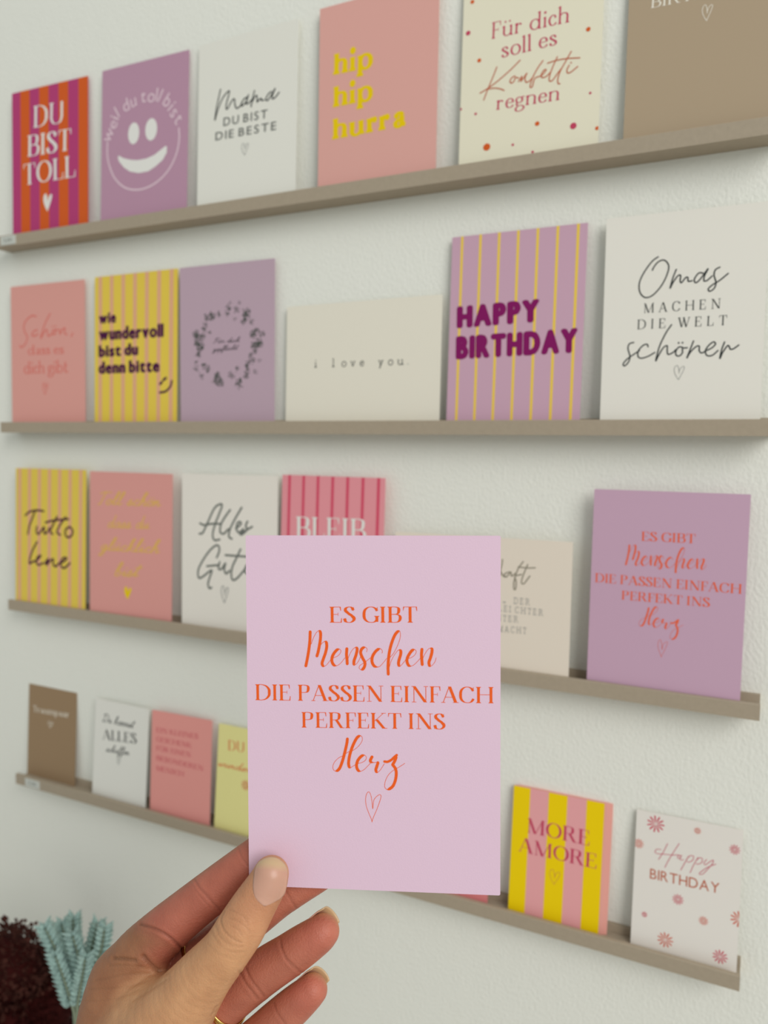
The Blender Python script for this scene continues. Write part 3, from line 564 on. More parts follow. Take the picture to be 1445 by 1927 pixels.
  ["E","ink",[-0.87,57.55,0.63,0.66,1.62,57.57,0.63,0.66]],
  ["T","ink","MACHEN","romw",-24.82,79.57,24.98,79.7,6.69],
  ["T","ink","DIE WELT","romw",-28.76,68.41,29.32,68.18,6.72],
  ["H","grey",0.03,37.03,6.97,9.95,0.35],
 ],
 'M':[
  ["S","plumbrown",2.3,"mono",0.2,[[-36.83,97.26,-30.97,101.14,-22.25,103.07,-15.03,103.39,-9.29,102.88],[-22.24,102.56,-26.57,94.13,-30.91,85.66,-33.08,77.26],[-19.27,85.76,-19.97,80.07,-17.06,78.18,-12.05,82.56,-8.48,85.82,-8.45,79.69,-4.88,79.9,-0.64,85.22],[10.55,97.95,3.59,87.48,0.8,81.23,4.34,79.4],[23.08,98.05,15.5,90.13,10.66,81.79,15.57,79.04],[-6.37,91.03,4.96,93.64,17.55,95.27,27.23,96.24],[29.35,88.34,23.86,85.54,22.51,80.44,25.99,77.13,31.48,78.95,33.49,84.07,30.73,87.42],[-19.19,69.32,-25.69,60.13,-30.03,50.0,-30.01,45.33,-24.18,48.35,-20.54,48.61,-14.78,53.66,-13.34,55.3,-18.39,52.89,-19.81,47.12,-16.18,44.81,-10.43,47.29],[-7.56,46.99,-1.87,52.52,-4.69,45.67,0.98,50.68,5.22,52.52,5.25,47.43,8.79,45.15,13.68,48.56,21.33,51.65,24.77,54.92,20.61,55.13,16.46,50.79,17.2,45.78,22.08,44.64,29.64,50.24]]],
  ["B","sand",[[-45.75,4.6],[-30.75,4.6],[-15.75,4.6],[-0.75,4.6],[14.25,4.6],[29.25,4.6],[44.25,4.6]]],
 ],
 'N':[
  ["T","mustard","Toll schön","script",-42.33,114.39,39.3,116.1,13.34],
  ["T","mustard","dass du","script",-28.93,91.56,25.34,93.36,13.3],
  ["T","mustard","glücklich","script",-41.34,67.86,39.25,70.14,13.45],
  ["T","mustard","bist","script",-19.66,42.73,17.39,45.17,14.04],
  ["H","gold",-2.44,27.09,9.8,13.29,0],
 ],
 'O':[
  ["S","grey2",2.0,"mono",0.2,[[-32.84,91.32,-28.84,92.62,-22.89,103.36,-15.69,116.25,-9.17,120.3,-7.21,118.74,-10.43,110.99,-14.97,100.97,-17.56,91.52,-15.56,86.13,-9.66,86.99],[-32.21,101.3,-27.53,99.86,-18.92,101.34,-9.08,101.77],[1.87,115.27,-4.55,107.42,-8.42,100.71,-9.04,94.13,-5.13,92.68,0.04,97.29],[14.64,117.89,8.96,109.59,3.88,101.26,1.34,95.72,0.72,90.25,3.96,88.25],[8.39,98.22,13.47,102.23,13.46,104.39,10.28,103.71,9.03,98.25,11.61,94.59,16.68,98.07],[21.06,105.25,19.19,101.41,20.48,97.71,15.44,93.16,13.53,93.6,23.0,98.9,26.13,100.65],[-12.85,69.81,-10.26,75.45,-10.28,79.84,-13.56,81.3,-20.8,75.94,-28.74,66.05,-34.08,56.25,-33.38,49.05,-28.69,50.51,-18.73,57.3,-20.69,50.52,-22.66,44.28,-21.31,39.95,-18.66,40.71],[-24.05,60.81,-10.19,62.83],[-9.55,65.62,-10.83,59.49,-7.56,59.16,-3.02,64.94,-4.3,59.38,-2.32,55.13,1.56,58.14],[13.63,79.02,9.21,70.62,4.76,62.17,3.52,54.45,5.48,49.68,10.61,52.23,18.85,60.95,22.63,63.9,20.72,64.86,18.22,59.28,22.05,56.84,27.07,59.89],[-3.07,72.6,19.4,72.6,28.23,72.87]]],
  ["H","grey",-3.84,35.26,8.44,15.97,0.8],
 ],
 'P':[
  ["T","white","BLEIB","serif",-35.84,91.21,35.52,92.76,19.94],
  ["B","rose",[[-44.25,2.9],[-29.25,2.9],[-14.25,2.9],[0.75,2.9],[15.75,2.9],[30.75,2.9],[45.75,2.9]]],
 ],
 'Q':[
  ["S","stone",0.95,"mono",0.2,[[19.64,88.16,19.22,84.23,17.33,74.96,18.58,78.32,20.01,75.83,22.72,75.07],[25.62,78.86,22.31,77.44,20.7,75.23,23.39,74.92,26.62,78.94,27.24,75.75,30.62,78.28],[36.28,87.72,32.5,81.97,30.07,74.68,29.23,69.44,29.68,65.59,30.98,66.35,31.14,72.19,30.04,75.65,35.27,77.68],[39.94,85.74,37.81,80.45,36.0,75.16,35.46,71.25,37.45,70.78,41.84,76.92],[32.46,83.26,39.69,83.03,45.86,83.62]]],
  ["T","stone","Freundsc","script",-50.86,72.27,14.61,75.4,15.73],
  ["T","grey","DER","type",29.69,54.25,42.54,54.33,5.04],
  ["T","grey","LEICHTER","type",17.46,47.37,53.13,47.12,4.96],
  ["T","grey","BUNTER","type",6.41,39.11,33.77,39.93,5.02],
  ["T","grey","MACHT","type",17.6,30.97,40.48,31.74,4.98],
  ["T","grey",",","type",20.63,54.68,23.32,54.81,5.08],
 ],
 'S':[
  ["T","cream","Traumpaar","rom",-29.64,74.04,25.8,76.28,7.2],
  ["H","cream",-1.99,63.79,7.63,7.11,0.5],
 ],
 'T':[
  ["T","ink","Du kannst","script",-26.72,81.62,19.73,82.03,9.04],
  ["T","ink","ALLES","serif",-25.25,62.89,22.56,66.77,10.61],
  ["T","ink","schaffen","script",-19.7,50.91,13.41,52.94,7.81],
  ["H","grey",-1.53,43.85,4.75,7.14,0.5],
 ],
 'U':[
  ["T","red","EIN KLEINES","rom",-31.12,82.95,20.9,84.38,4.89],
  ["T","red","GESCHENK","rom",-30.85,73.65,13.55,74.06,4.88],
  ["T","red","FÜR EINEN","rom",-30.58,64.34,12.42,64.73,4.89],
  ["T","red","BESONDEREN","rom",-30.3,54.45,28.04,53.81,4.89],
  ["T","red","MENSCH","rom",-30.0,43.97,4.59,43.85,4.89],
 ],
 'V':[
  ["T","coral2","DU","serif",-24.75,81.07,-6.05,82.01,9.67],
  ["T","coral2","wundervoll","script",-35.75,63.67,26.44,64.08,7.74],
  ["F","rust2",[-2.44,51.09,4.55,13.55,41.46,3.23]],
 ],
 'W':[
  ["T","raspberry","MORE","serif",-23.32,69.4,25.71,69.69,11.78],
  ["T","raspberry","AMORE","serif",-29.72,52.8,31.92,53.15,11.44],
  ["H","copper",0.23,38.72,8.75,11.6,0.3],
  ["B","yellow",[[-29.6,14.8],[0,14.8],[29.6,14.8]]],
 ],
 'X':[
  ["S","pinkred",0.5,"mono",0.2,[[-13.77,84.1,-16.26,77.56,-19.47,70.82],[-5.75,85.92,-9.34,78.66,-12.72,71.42,-14.8,65.95],[-18.18,78.51,-20.98,78.21,-22.3,76.16,-20.84,75.0,-15.71,75.69,-10.16,76.39,-5.6,77.55],[-3.53,77.54,-5.58,77.06,-6.42,75.38,-5.02,74.97,-3.97,77.19,-4.53,74.34,-2.25,74.63],[1.24,78.16,-1.25,72.65,-3.72,66.63],[-0.23,75.36,2.13,78.62,4.39,78.9,4.07,75.88,1.44,73.78,0.29,74.0],[7.56,78.67,5.1,73.18,2.69,66.22],[6.12,75.63,8.47,78.63,10.5,78.38,9.97,75.32,7.34,73.71,6.42,73.99],[13.41,78.57,11.74,75.74,12.7,74.5,15.26,77.06,17.84,79.13,17.51,76.63,14.6,72.03,11.23,67.31,9.01,66.77,9.83,68.44,14.11,72.89,19.73,76.67]]],
  ["T","copper","BIRTHDAY","sans2",-24.98,55.22,22.97,55.84,8.04],
  ["F","crimson",[-22.73,96.92,5.67,31.6,90.03,3.34,-4.67,44.41,3.61,25.52,10.33,4.59,-27.58,27.16,2.02]],
  ["F","rust2",[6.35,98.15,2.33,-34.05,79.56,3.32,13.29,33.35,3.04,36.73,40.73,5.26,-12.09,12.14,5.08]],
 ],
}
PRINT["R"] = [[i[0], "coral"] + i[2:] for i in PRINT["HELD"]]

G1 = 'greeting cards on the picture ledges'
CARDS = dict(
 A=((186, 66, 120), 'card striped magenta and orange with DU BIST TOLL in white'),
 B=((190, 148, 170), 'mauve card with a white smiling face on the topmost ledge'),
 C=((236, 234, 224), 'white card with Mama in black handwriting on the topmost ledge'),
 D=((228, 172, 162), 'salmon pink card with hip hip hurra in fat yellow letters'),
 E=((238, 232, 208), 'cream card with confetti dots and Konfetti in copper handwriting'),
 F=((180, 160, 134), 'taupe card with a thin cream heart, cut by the upper right corner of the photo'),
 G=((228, 164, 154), 'pink card with Schön, dass es dich gibt in red'),
 H=((236, 206, 82), 'yellow card with pink stripes and fat dark purple words wie wundervoll'),
 I=((194, 168, 182), 'dusty mauve card with a round black leaf wreath, on the second ledge'),
 J=((238, 232, 216), 'low cream landscape card with the typed words i love you'),
 K=((207, 168, 187), 'lilac card with thin yellow stripes and HAPPY BIRTHDAY in fat purple capitals'),
 L=((236, 232, 222), 'white card beginning with Omas in black handwriting'),
 M=((232, 204, 86), 'yellow card with pink stripes and Tutto bene in dark handwriting'),
 N=((226, 160, 152), 'pink card with yellow handwriting and a small solid yellow heart'),
 O=((236, 230, 220), 'white card with Alles Gute in grey handwriting, partly behind the held card'),
 P=((236, 154, 162), 'pink card with dark pink stripes and BLEIB in white'),
 Q=((236, 224, 208), 'beige landscape card ending in haft in grey handwriting, right of the held card'),
 R=((204, 168, 190), 'lilac card with orange Menschen lettering standing on the third ledge'),
 S=((158, 132, 102), 'small brown card with a line of cream letters on the bottom ledge'),
 T=((236, 234, 226), 'small white card with ALLES in black capitals on the bottom ledge'),
 U=((236, 160, 152), 'small pink card with five lines of red capitals on the bottom ledge'),
 V=((240, 232, 158), 'small pale yellow card with coral DU, half hidden by the held card'),
 W=((236, 168, 170), 'small card with broad yellow and pink stripes and MORE AMORE'),
 X=((236, 230, 222), 'small white card with pink blossoms and Happy BIRTHDAY'))
for k, (c, l) in CARDS.items(): card(k, c, l, group=G1)

# the pink cards stacked behind the MORE AMORE card, and one pink card hidden by the held card
P, r, u, w_, h_ = (np.array(q, float) if hasattr(q, '__len__') else q for q in FRAMES['W']); n = np.cross(r, u)
for i, dx in enumerate((.0012, .0030, .0048)):
    P2 = P - n * (.0011 * (i + 1)) + r * dx
    card('WB%d' % i, (238, 176, 164), ['plain pink card directly behind the MORE AMORE card', 'plain pink card in the middle of the stack behind the MORE AMORE card',
         'plain pink card at the very back of the stack behind the MORE AMORE card'][i], group='pink cards stacked behind the MORE AMORE card', thick=.0008, frame=(P2, r, u, .0738, .105), items=[])
zz = FRAMES['W'][0][2]
card('HB', (232, 140, 140), 'pink card whose lower right corner peeps out below the held card', frame=((-.1850, -.0128, zz), (1, 0, 0), (0, .09, .996), .074, .105), items=[])

# ------------------------------------------------------------ the held card
held, HP, HR, HU, HN = card('HELD', (228, 197, 216), 'large lilac card with orange ES GIBT Menschen lettering held up in the foreground', thick=.0005)

# ------------------------------------------------------------ the hand: a distance field of tapered limbs, meshed and creased
def cp(px, py, d):                       # a point given by its direction from the camera and its depth in mm
    return np.array([(px - 722.5) * d / FPX, -(py - 963.5) * d / FPX, d])
def chain(pts, sub=5):                   # (px, py, depth, radius mm) -> smooth list of spheres
    a = np.array([list(cp(p[0], p[1], p[2])) + [p[3]] for p in pts], float)
    return smooth_path4(a, sub)
def smooth_path4(p, n):
    q = np.vstack([2*p[0]-p[1], p, 2*p[-1]-p[-2]]); out = []
    for i in range(1, len(q)-2):
        a, b, c, d = q[i-1:i+3]
        for t in np.linspace(0, 1, n, endpoint=False): out.append(.5*(2*b+(c-a)*t+(2*a-5*b+4*c-d)*t*t+(3*b-a-3*c+d)*t**3))
    out.append(p[-1]); return np.array(out)
THUMB = chain([(510,1645,313.5,6.9),(502,1664,313.5,7.7),(475,1708,313,8.8),(452,1748,312.5,9.6),(424,1790,313,9.7),(385,1836,316,11.2),(345,1890,320,14.0),(305,1950,325,18.5),(270,2040,331,22),(240,2140,338,24)])
INDEX = chain([(548,1572,333.5,6.6),(528,1582,333.8,7.4),(490,1606,334.5,8.0),(440,1645,335.5,8.7),(397,1680,337,9.4),(352,1716,339,9.9),(305,1756,342,10.8),(262,1800,345,12.2),(230,1845,348,13.0)])
MIDDLE = chain([(618,1632,333.5,6.6),(598,1643,334,7.6),(560,1664,335.5,8.3),(522,1688,338,8.7),(478,1722,341,9.2),(425,1765,345,9.6),(370,1810,348,10.4),(300,1880,352,13)])
RING = chain([(608,1752,327,6.9),(597,1761,327,7.6),(568,1781,328.5,8.4),(540,1800,330.5,8.8),(506,1822,333.5,9.3),(474,1846,337,9.5),(435,1878,341,9.8),(390,1915,345,10.8),(320,1985,351,14)])
PINKY = chain([(588,1862,326,6.3),(577,1872,326.5,6.9),(553,1893,328.5,7.7),(520,1922,331.5,8.2),(480,1958,335,8.6),(430,2000,340,9.4),(340,2070,348,13)])
PALM = [chain([(230,1845,348,13),(212,1905,347,14.5),(205,2000,346,16),(215,2150,346,20)], 3), chain([(300,1880,352,13),(265,1980,350,16),(245,2140,350,20)], 3),
        chain([(320,1985,351,14),(290,2060,351,17),(260,2180,352,20)], 3), chain([(340,2070,348,13),(310,2130,350,16),(280,2220,352,19)], 3),
        chain([(235,2150,345,24),(225,2330,350,25),(215,2520,356,28),(200,2700,362,32)], 3),
        chain([(290,1866,336,8),(268,1895,336,11),(250,1950,336,15)], 3)]
def d_chain(P, c):
    """distance to a chain of tapered limbs; points far outside its box get a safe rough value"""
    P = np.asarray(P, np.float32); R = c[:, 3].max(); lo, hi = c[:, :3].min(0) - R, c[:, :3].max(0) + R
    far = np.sqrt(((np.maximum(lo - P, 0) + np.maximum(P - hi, 0)) ** 2).sum(1)).astype(np.float32)
    m = far < 11; out = far + 1
    if m.any(): out[m] = d_near(P[m], c)
    return out
def d_near(P, c):
    best = None; c = c.astype(np.float32)
    for i in range(len(c) - 1):
        a, b = c[i, :3], c[i+1, :3]; ab = b - a; t = np.clip(((P - a) @ ab) / (ab @ ab), 0, 1)
        q = P - a - t[:, None] * ab; d = np.sqrt((q * q).sum(1)) - (c[i, 3] + (c[i+1, 3] - c[i, 3]) * t)
        best = d if best is None else np.minimum(best, d)
    return best
def smin(a, b, k):
    h = np.clip(.5 + .5*(b - a)/k, 0, 1); return b + (a - b)*h - k*h*(1 - h)
def hand_parts(P):
    palm = None
    for c in PALM: d = d_chain(P, c); palm = d if palm is None else smin(palm, d, 9)
    return palm, [d_chain(P, c) for c in (THUMB, INDEX, MIDDLE, RING, PINKY)]
def hand_sdf(P):
    palm, F = hand_parts(P); out = smin(F[0], palm, 9)
    for f in F[1:]: out = np.minimum(out, smin(f, palm, 6))
    return smin(out, smin(F[0], palm, 9), 1.2)
def chunks(fn, P, n=60000):
    return np.concatenate([fn(P[i:i+n]) for i in range(0, len(P), n)])
def surface(fn, lo, hi, h, coarse=8):
    """surface nets over a grid that is only evaluated near the surface"""
    lo = np.array(lo, float); n = (np.ceil((np.array(hi) - lo) / (h*coarse)).astype(int)) * coarse + 1
    cn = (n - 1) // coarse + 1
    g = np.stack(np.meshgrid(*[lo[i] + np.arange(cn[i]) * h*coarse for i in range(3)], indexing='ij'), -1).reshape(-1, 3)
    cv = chunks(fn, g).reshape(cn)
    near = np.abs(cv) < h*coarse*1.8
    V = np.repeat(np.repeat(np.repeat(cv, coarse, 0), coarse, 1), coarse, 2)[:n[0], :n[1], :n[2]].astype(np.float32)
    M = np.zeros(cn, bool)
    for dx in (0, 1):
        for dy in (0, 1):
            for dz in (0, 1): M[:cn[0]-dx, :cn[1]-dy, :cn[2]-dz] |= near[dx:, dy:, dz:]
    MM = np.repeat(np.repeat(np.repeat(M, coarse, 0), coarse, 1), coarse, 2)[:n[0], :n[1], :n[2]]
    idx = np.argwhere(MM); V[MM] = chunks(fn, lo + idx * h)
    S = V < 0; cs = np.zeros(n - 1, np.int8)
    for dx in (0, 1):
        for dy in (0, 1):
            for dz in (0, 1): cs += S[dx:n[0]-1+dx, dy:n[1]-1+dy, dz:n[2]-1+dz]
    act = (cs > 0) & (cs < 8); cells = np.argwhere(act); ID = -np.ones(n - 1, np.int64); ID[act] = np.arange(len(cells))
    acc = np.zeros((len(cells), 3)); cnt = np.zeros(len(cells))
    cor = [(a, b, c) for a in (0, 1) for b in (0, 1) for c in (0, 1)]
    for a in cor:
        for ax in range(3):
            if a[ax]: continue
            b = list(a); b[ax] = 1
            va = V[tuple((cells + a).T)]; vb = V[tuple((cells + b).T)]; x = (va < 0) != (vb < 0)
            t = va[x] / (va[x] - vb[x]); q = np.array(a, float)[None].repeat(x.sum(), 0); q[:, ax] += t
            acc[x] += q; cnt[x] += 1
    verts = lo + (cells + acc / cnt[:, None]) * h
    faces = []
    for ax in range(3):
        u, v = (ax + 1) % 3, (ax + 2) % 3
        sl0 = [slice(None)] * 3; sl1 = [slice(None)] * 3; sl0[ax] = slice(0, -1); sl1[ax] = slice(1, None)
        ch = S[tuple(sl0)] != S[tuple(sl1)]; e = np.argwhere(ch)
        e = e[(e[:, u] > 0) & (e[:, v] > 0) & (e[:, u] < n[u]-1) & (e[:, v] < n[v]-1)]
        s0 = S[tuple(e.T)]; q = []
        for du, dv in ((-1, -1), (0, -1), (0, 0), (-1, 0)):
            c = e.copy(); c[:, u] += du; c[:, v] += dv; q.append(ID[tuple(c.T)])
        q = np.stack(q, 1); q[~s0] = q[~s0][:, ::-1]; faces.append(q)
    F = np.concatenate(faces); F = F[(F >= 0).all(1)]
    return verts, F
def grad(fn, P, e=.15):
    f0 = chunks(fn, P); g = np.stack([chunks(fn, P + np.eye(3)[i]*e) - f0 for i in range(3)], 1) / e
    return g / np.maximum(np.linalg.norm(g, axis=1), 1e-6)[:, None]

# creases: (depth mm, half width mm, points seen from the palm side)
CREASES = [
 (.55,.55,[(362,1646),(373,1668),(387,1684),(401,1700),(414,1713)]), (.3,.4,[(356,1652),(366,1672),(380,1690),(396,1708)]), (.35,.45,[(449,1598),(455,1614),(466,1628)]),
 (.7,.6,[(264,1739),(293,1749),(317,1763),(333,1777),(345,1788)]), (.7,.7,[(214,1803),(236,1805),(254,1808)]), (.9,.8,[(270,1800),(281,1813),(297,1825),(312,1831)]),
 (.35,.5,[(206,1817),(252,1817),(301,1828)]), (.3,.5,[(180,1845),(240,1834),(292,1834)]), (.28,.5,[(168,1862),(232,1858),(285,1843)]), (.35,.6,[(252,1882),(290,1858),(320,1838)]), (.2,.5,[(160,1885),(215,1880),(262,1862)]),
 (.45,.4,[(421,1715),(415,1730),(418,1744),(427,1758),(441,1768),(454,1774)]), (.25,.35,[(432,1712),(446,1718),(460,1727),(467,1742)]), (.25,.35,[(430,1728),(446,1733),(462,1744),(470,1756)]),
 (.22,.35,[(434,1742),(446,1748),(456,1760)]), (.25,.4,[(404,1738),(412,1760),(432,1778),(456,1782)]), (.18,.4,[(396,1750),(408,1772),(430,1790),(462,1792)]), (.16,.4,[(390,1775),(412,1796),(444,1806)]),
 (.45,.5,[(526,1766),(530,1786),(538,1803),(553,1819),(566,1830)]), (.2,.35,[(534,1800),(548,1818),(560,1830)]), (.5,.5,[(462,1822),(471,1842),(483,1858),(497,1876)]), (.45,.5,[(450,1828),(461,1850),(473,1865),(484,1880)]),
 (.4,.5,[(514,1886),(520,1904),(529,1918),(538,1930)]), (.4,.5,[(538,1678),(546,1692),(556,1708)]), (.3,.4,[(408,1893),(404,1900),(398,1912)])]
def build_hand():
    lo = cp(100, 2720, 400); V, F = surface(hand_sdf, (-150, -435, 292), (-18, -118, 402), .62)
    for _ in range(1):
        d = chunks(hand_sdf, V); V = V - grad(hand_sdf, V) * d[:, None]
    N = grad(hand_sdf, V, .3)
    palm, parts = hand_parts(V); parts = np.stack(parts + [palm], 1)
    px = 722.5 + FPX * V[:, 0] / V[:, 2]; py = 963.5 - FPX * V[:, 1] / V[:, 2]; facing = np.clip(-N[:, 2] * 2.5 + .3, 0, 1)
    disp = np.zeros(len(V))
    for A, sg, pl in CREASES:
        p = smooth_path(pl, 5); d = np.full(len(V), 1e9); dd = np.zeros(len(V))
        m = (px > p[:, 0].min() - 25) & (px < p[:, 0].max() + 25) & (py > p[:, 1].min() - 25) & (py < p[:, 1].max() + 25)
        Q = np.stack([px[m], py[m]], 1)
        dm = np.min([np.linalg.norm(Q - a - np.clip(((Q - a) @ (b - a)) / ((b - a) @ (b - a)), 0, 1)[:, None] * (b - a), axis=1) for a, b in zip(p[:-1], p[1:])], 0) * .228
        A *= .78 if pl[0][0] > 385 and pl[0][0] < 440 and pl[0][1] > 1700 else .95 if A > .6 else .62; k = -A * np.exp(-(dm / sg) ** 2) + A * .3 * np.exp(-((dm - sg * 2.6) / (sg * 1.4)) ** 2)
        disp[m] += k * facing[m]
    V = V + N * disp[:, None]
    # skin colour of its own: tan on the back of the thumb and hand, red on the palm side of the fingers
    fing = np.exp(-np.maximum(parts[:, 1:5].min(1) - np.minimum(parts[:, 0], parts[:, 5]), 0) / 1.5) * (parts[:, 1:5].min(1) < np.minimum(parts[:, 0], parts[:, 5]) + 5)
    fing *= 1 - .15
    fing *= np.clip(.55 - N[:, 2] * 1.2, 0, 1)
    fing *= np.where(parts[:, 1] <= parts[:, 1:5].min(1) + .5, np.clip(.5 + (.75*px - .66*py + 948) / 50, 0, 1), 1)
    web = np.exp(-(((px - 312) / 38) ** 2 + ((py - 1797) / 30) ** 2)) * np.clip((parts[:, 0] - 1) / 3, 0, 1)
    brown = np.clip((parts[:, 0] - np.minimum(parts[:, 5], parts[:, 1]) - 1) / 8, 0, 1); red = np.clip(np.maximum(fing, web * .8), 0, 1)
    tipn = np.exp(-(np.linalg.norm(V - THUMB[8, :3], axis=1) / 15) ** 2) * (parts[:, 0] < 1); red = np.maximum(red, .38 * tipn)
    tipp = np.zeros(len(V))
    for c in (RING, PINKY, MIDDLE): tipp = np.maximum(tipp, np.exp(-(np.linalg.norm(V - c[3, :3], axis=1) / 9) ** 2))
    me = bpy.data.meshes.new('hand_skin'); W = CAM_POS + (V[:, :1] * CAM_RT + V[:, 1:2] * CAM_UP + V[:, 2:] * CAM_FW) / 1000
    me.vertices.add(len(W)); me.vertices.foreach_set('co', W.astype(np.float32).ravel())
    me.loops.add(F.size); me.loops.foreach_set('vertex_index', F[:, ::1].ravel().astype(np.int32))
    me.polygons.add(len(F)); me.polygons.foreach_set('loop_start', np.arange(0, F.size, 4, dtype=np.int32)); me.polygons.foreach_set('loop_total', np.full(len(F), 4, np.int32))
    me.update(calc_edges=True); me.polygons.foreach_set('use_smooth', [True] * len(F))
    bm = bmesh.new(); bm.from_mesh(me); bmesh.ops.recalc_face_normals(bm, faces=bm.faces); bm.to_mesh(me); bm.free()
    me.polygons.foreach_set('use_smooth', [True] * len(me.polygons))
    tan = np.array(lin(TAN)[:3]); rd = np.array(lin(RED)[:3]); rd2 = np.array(lin(RED2)[:3])
    tan = tan * (1 - brown[:, None]) + np.array(lin(BROWN)[:3]) * brown[:, None]; col = tan * (1 - red[:, None]) + rd * red[:, None]; col = col * (1 - .6*tipp[:, None]*red[:, None]) + rd2 * .6 * tipp[:, None]*red[:, None]
    col *= (1 + np.clip(disp, -.5, 0) * .45)[:, None]  # creases darkened in the vertex colour, painting in their shade
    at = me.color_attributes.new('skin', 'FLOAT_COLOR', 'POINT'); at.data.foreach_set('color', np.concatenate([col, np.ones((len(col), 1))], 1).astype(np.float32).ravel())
    return me
TAN, BROWN, RED, RED2 = (210, 158, 115), (160, 110, 78), (190, 110, 92), (190, 94, 84)
me = build_hand()
sk = mat('skin', (200, 150, 120), .48, .35, sss=.12); nt = sk.node_tree; b = nt.nodes['Principled BSDF']
a = nt.nodes.new('ShaderNodeAttribute'); a.attribute_name = 'skin'; nz = nt.nodes.new('ShaderNodeTexNoise'); nz.inputs['Scale'].default_value = 90; nz.inputs['Detail'].default_value = 5
hs = nt.nodes.new('ShaderNodeMix'); hs.data_type = 'RGBA'; hs.blend_type = 'MULTIPLY'; hs.inputs[0].default_value = .5
rp = nt.nodes.new('ShaderNodeValToRGB'); rp.color_ramp.elements[0].position = .3; rp.color_ramp.elements[0].color = (.72, .6, .56, 1); rp.color_ramp.elements[1].position = .7; rp.color_ramp.elements[1].color = (1.1, 1.08, 1.05, 1)
tc = nt.nodes.new('ShaderNodeTexCoord'); nt.links.new(tc.outputs['Object'], nz.inputs['Vector']); nt.links.new(nz.outputs['Fac'], rp.inputs[0])
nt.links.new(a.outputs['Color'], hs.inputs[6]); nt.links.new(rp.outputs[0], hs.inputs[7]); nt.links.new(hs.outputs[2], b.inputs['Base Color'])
vo = nt.nodes.new('ShaderNodeTexVoronoi'); vo.inputs['Scale'].default_value = 1400; nt.links.new(tc.outputs['Object'], vo.inputs['Vector'])
n2 = nt.nodes.new('ShaderNodeTexNoise'); n2.inputs['Scale'].default_value = 700; n2.inputs['Detail'].default_value = 3; nt.links.new(tc.outputs['Object'], n2.inputs['Vector'])
ad = nt.nodes.new('ShaderNodeMath'); nt.links.new(vo.outputs['Distance'], ad.inputs[0]); nt.links.new(n2.outputs['Fac'], ad.inputs[1])
bp = nt.nodes.new('ShaderNodeBump'); bp.inputs['Distance'].default_value = .0002; bp.inputs['Strength'].default_value = .6; nt.links.new(ad.outputs[0], bp.inputs['Height']); nt.links.new(bp.outputs['Normal'], b.inputs['Normal'])
me.materials.append(sk)
wrist = tuple(CAM_POS + (cp(225, 2330, 350) @ np.stack([CAM_RT, CAM_UP, CAM_FW])) / 1000)
person = empty('person', wrist); tag(person, 'left hand with bare nails pinching the lilac card between thumb and fingers', 'person')
ho = bpy.data.objects.new('hand', me); C.objects.link(ho); ho.parent = person; ho.matrix_parent_inverse = Matrix.Translation(wrist).inverted()

def to_world(V): V = np.asarray(V, float); return CAM_POS + (V[..., :1] * CAM_RT + V[..., 1:2] * CAM_UP + V[..., 2:] * CAM_FW) / 1000
def nail_mat(name, pink, tip):
    m = mat(name, pink, .34, .45, sss=.08); nt = m.node_tree; b = nt.nodes['Principled BSDF']
    a = nt.nodes.new('ShaderNodeAttribute'); a.attribute_name = 'nail'; r = nt.nodes.new('ShaderNodeValToRGB')
    r.color_ramp.elements[0].position = .0; r.color_ramp.elements[0].color = lin([min(255, v + 12) for v in pink]); r.color_ramp.elements[1].position = 1; r.color_ramp.elements[1].color = lin(tip)
    e = r.color_ramp.elements.new(.22); e.color = lin(pink); e = r.color_ramp.elements.new(.72); e.color = lin(pink); e = r.color_ramp.elements.new(.86); e.color = lin(tip)
    nt.links.new(a.outputs['Fac'], r.inputs[0]); nt.links.new(r.outputs[0], b.inputs['Base Color']); return m
NAIL = nail_mat('nail_plate', (206, 156, 134), (208, 176, 136))
def plate(name, G, tv, thick, nrm):
    nu, nv = G.shape[:2]; v = np.concatenate([G.reshape(-1, 3), (G - nrm * thick).reshape(-1, 3)]); f = []; o = nu * nv
    for i in range(nu - 1):
        for j in range(nv - 1):
            q = (i*nv+j, (i+1)*nv+j, (i+1)*nv+j+1, i*nv+j+1); f += [q, tuple(o + k for k in q[::-1])]
    ring = [(i, 0) for i in range(nu)] + [(nu-1, j) for j in range(1, nv)] + [(i, nv-1) for i in range(nu-2, -1, -1)] + [(0, j) for j in range(nv-2, 0, -1)]
    ids = [i*nv + j for i, j in ring]; f += [(ids[k], ids[(k+1) % len(ids)], o + ids[(k+1) % len(ids)], o + ids[k]) for k in range(len(ids))]
    ob = mesh(name, to_world(v), f, NAIL, person, True); ob.matrix_parent_inverse = Matrix.Translation(wrist).inverted()
    bm = bmesh.new(); bm.from_mesh(ob.data); bmesh.ops.recalc_face_normals(bm, faces=bm.faces); bm.to_mesh(ob.data); bm.free()
    at = ob.data.attributes.new('nail', 'FLOAT', 'POINT'); at.data.foreach_set('value', np.concatenate([tv.ravel(), tv.ravel()]).astype(np.float32))
    return ob
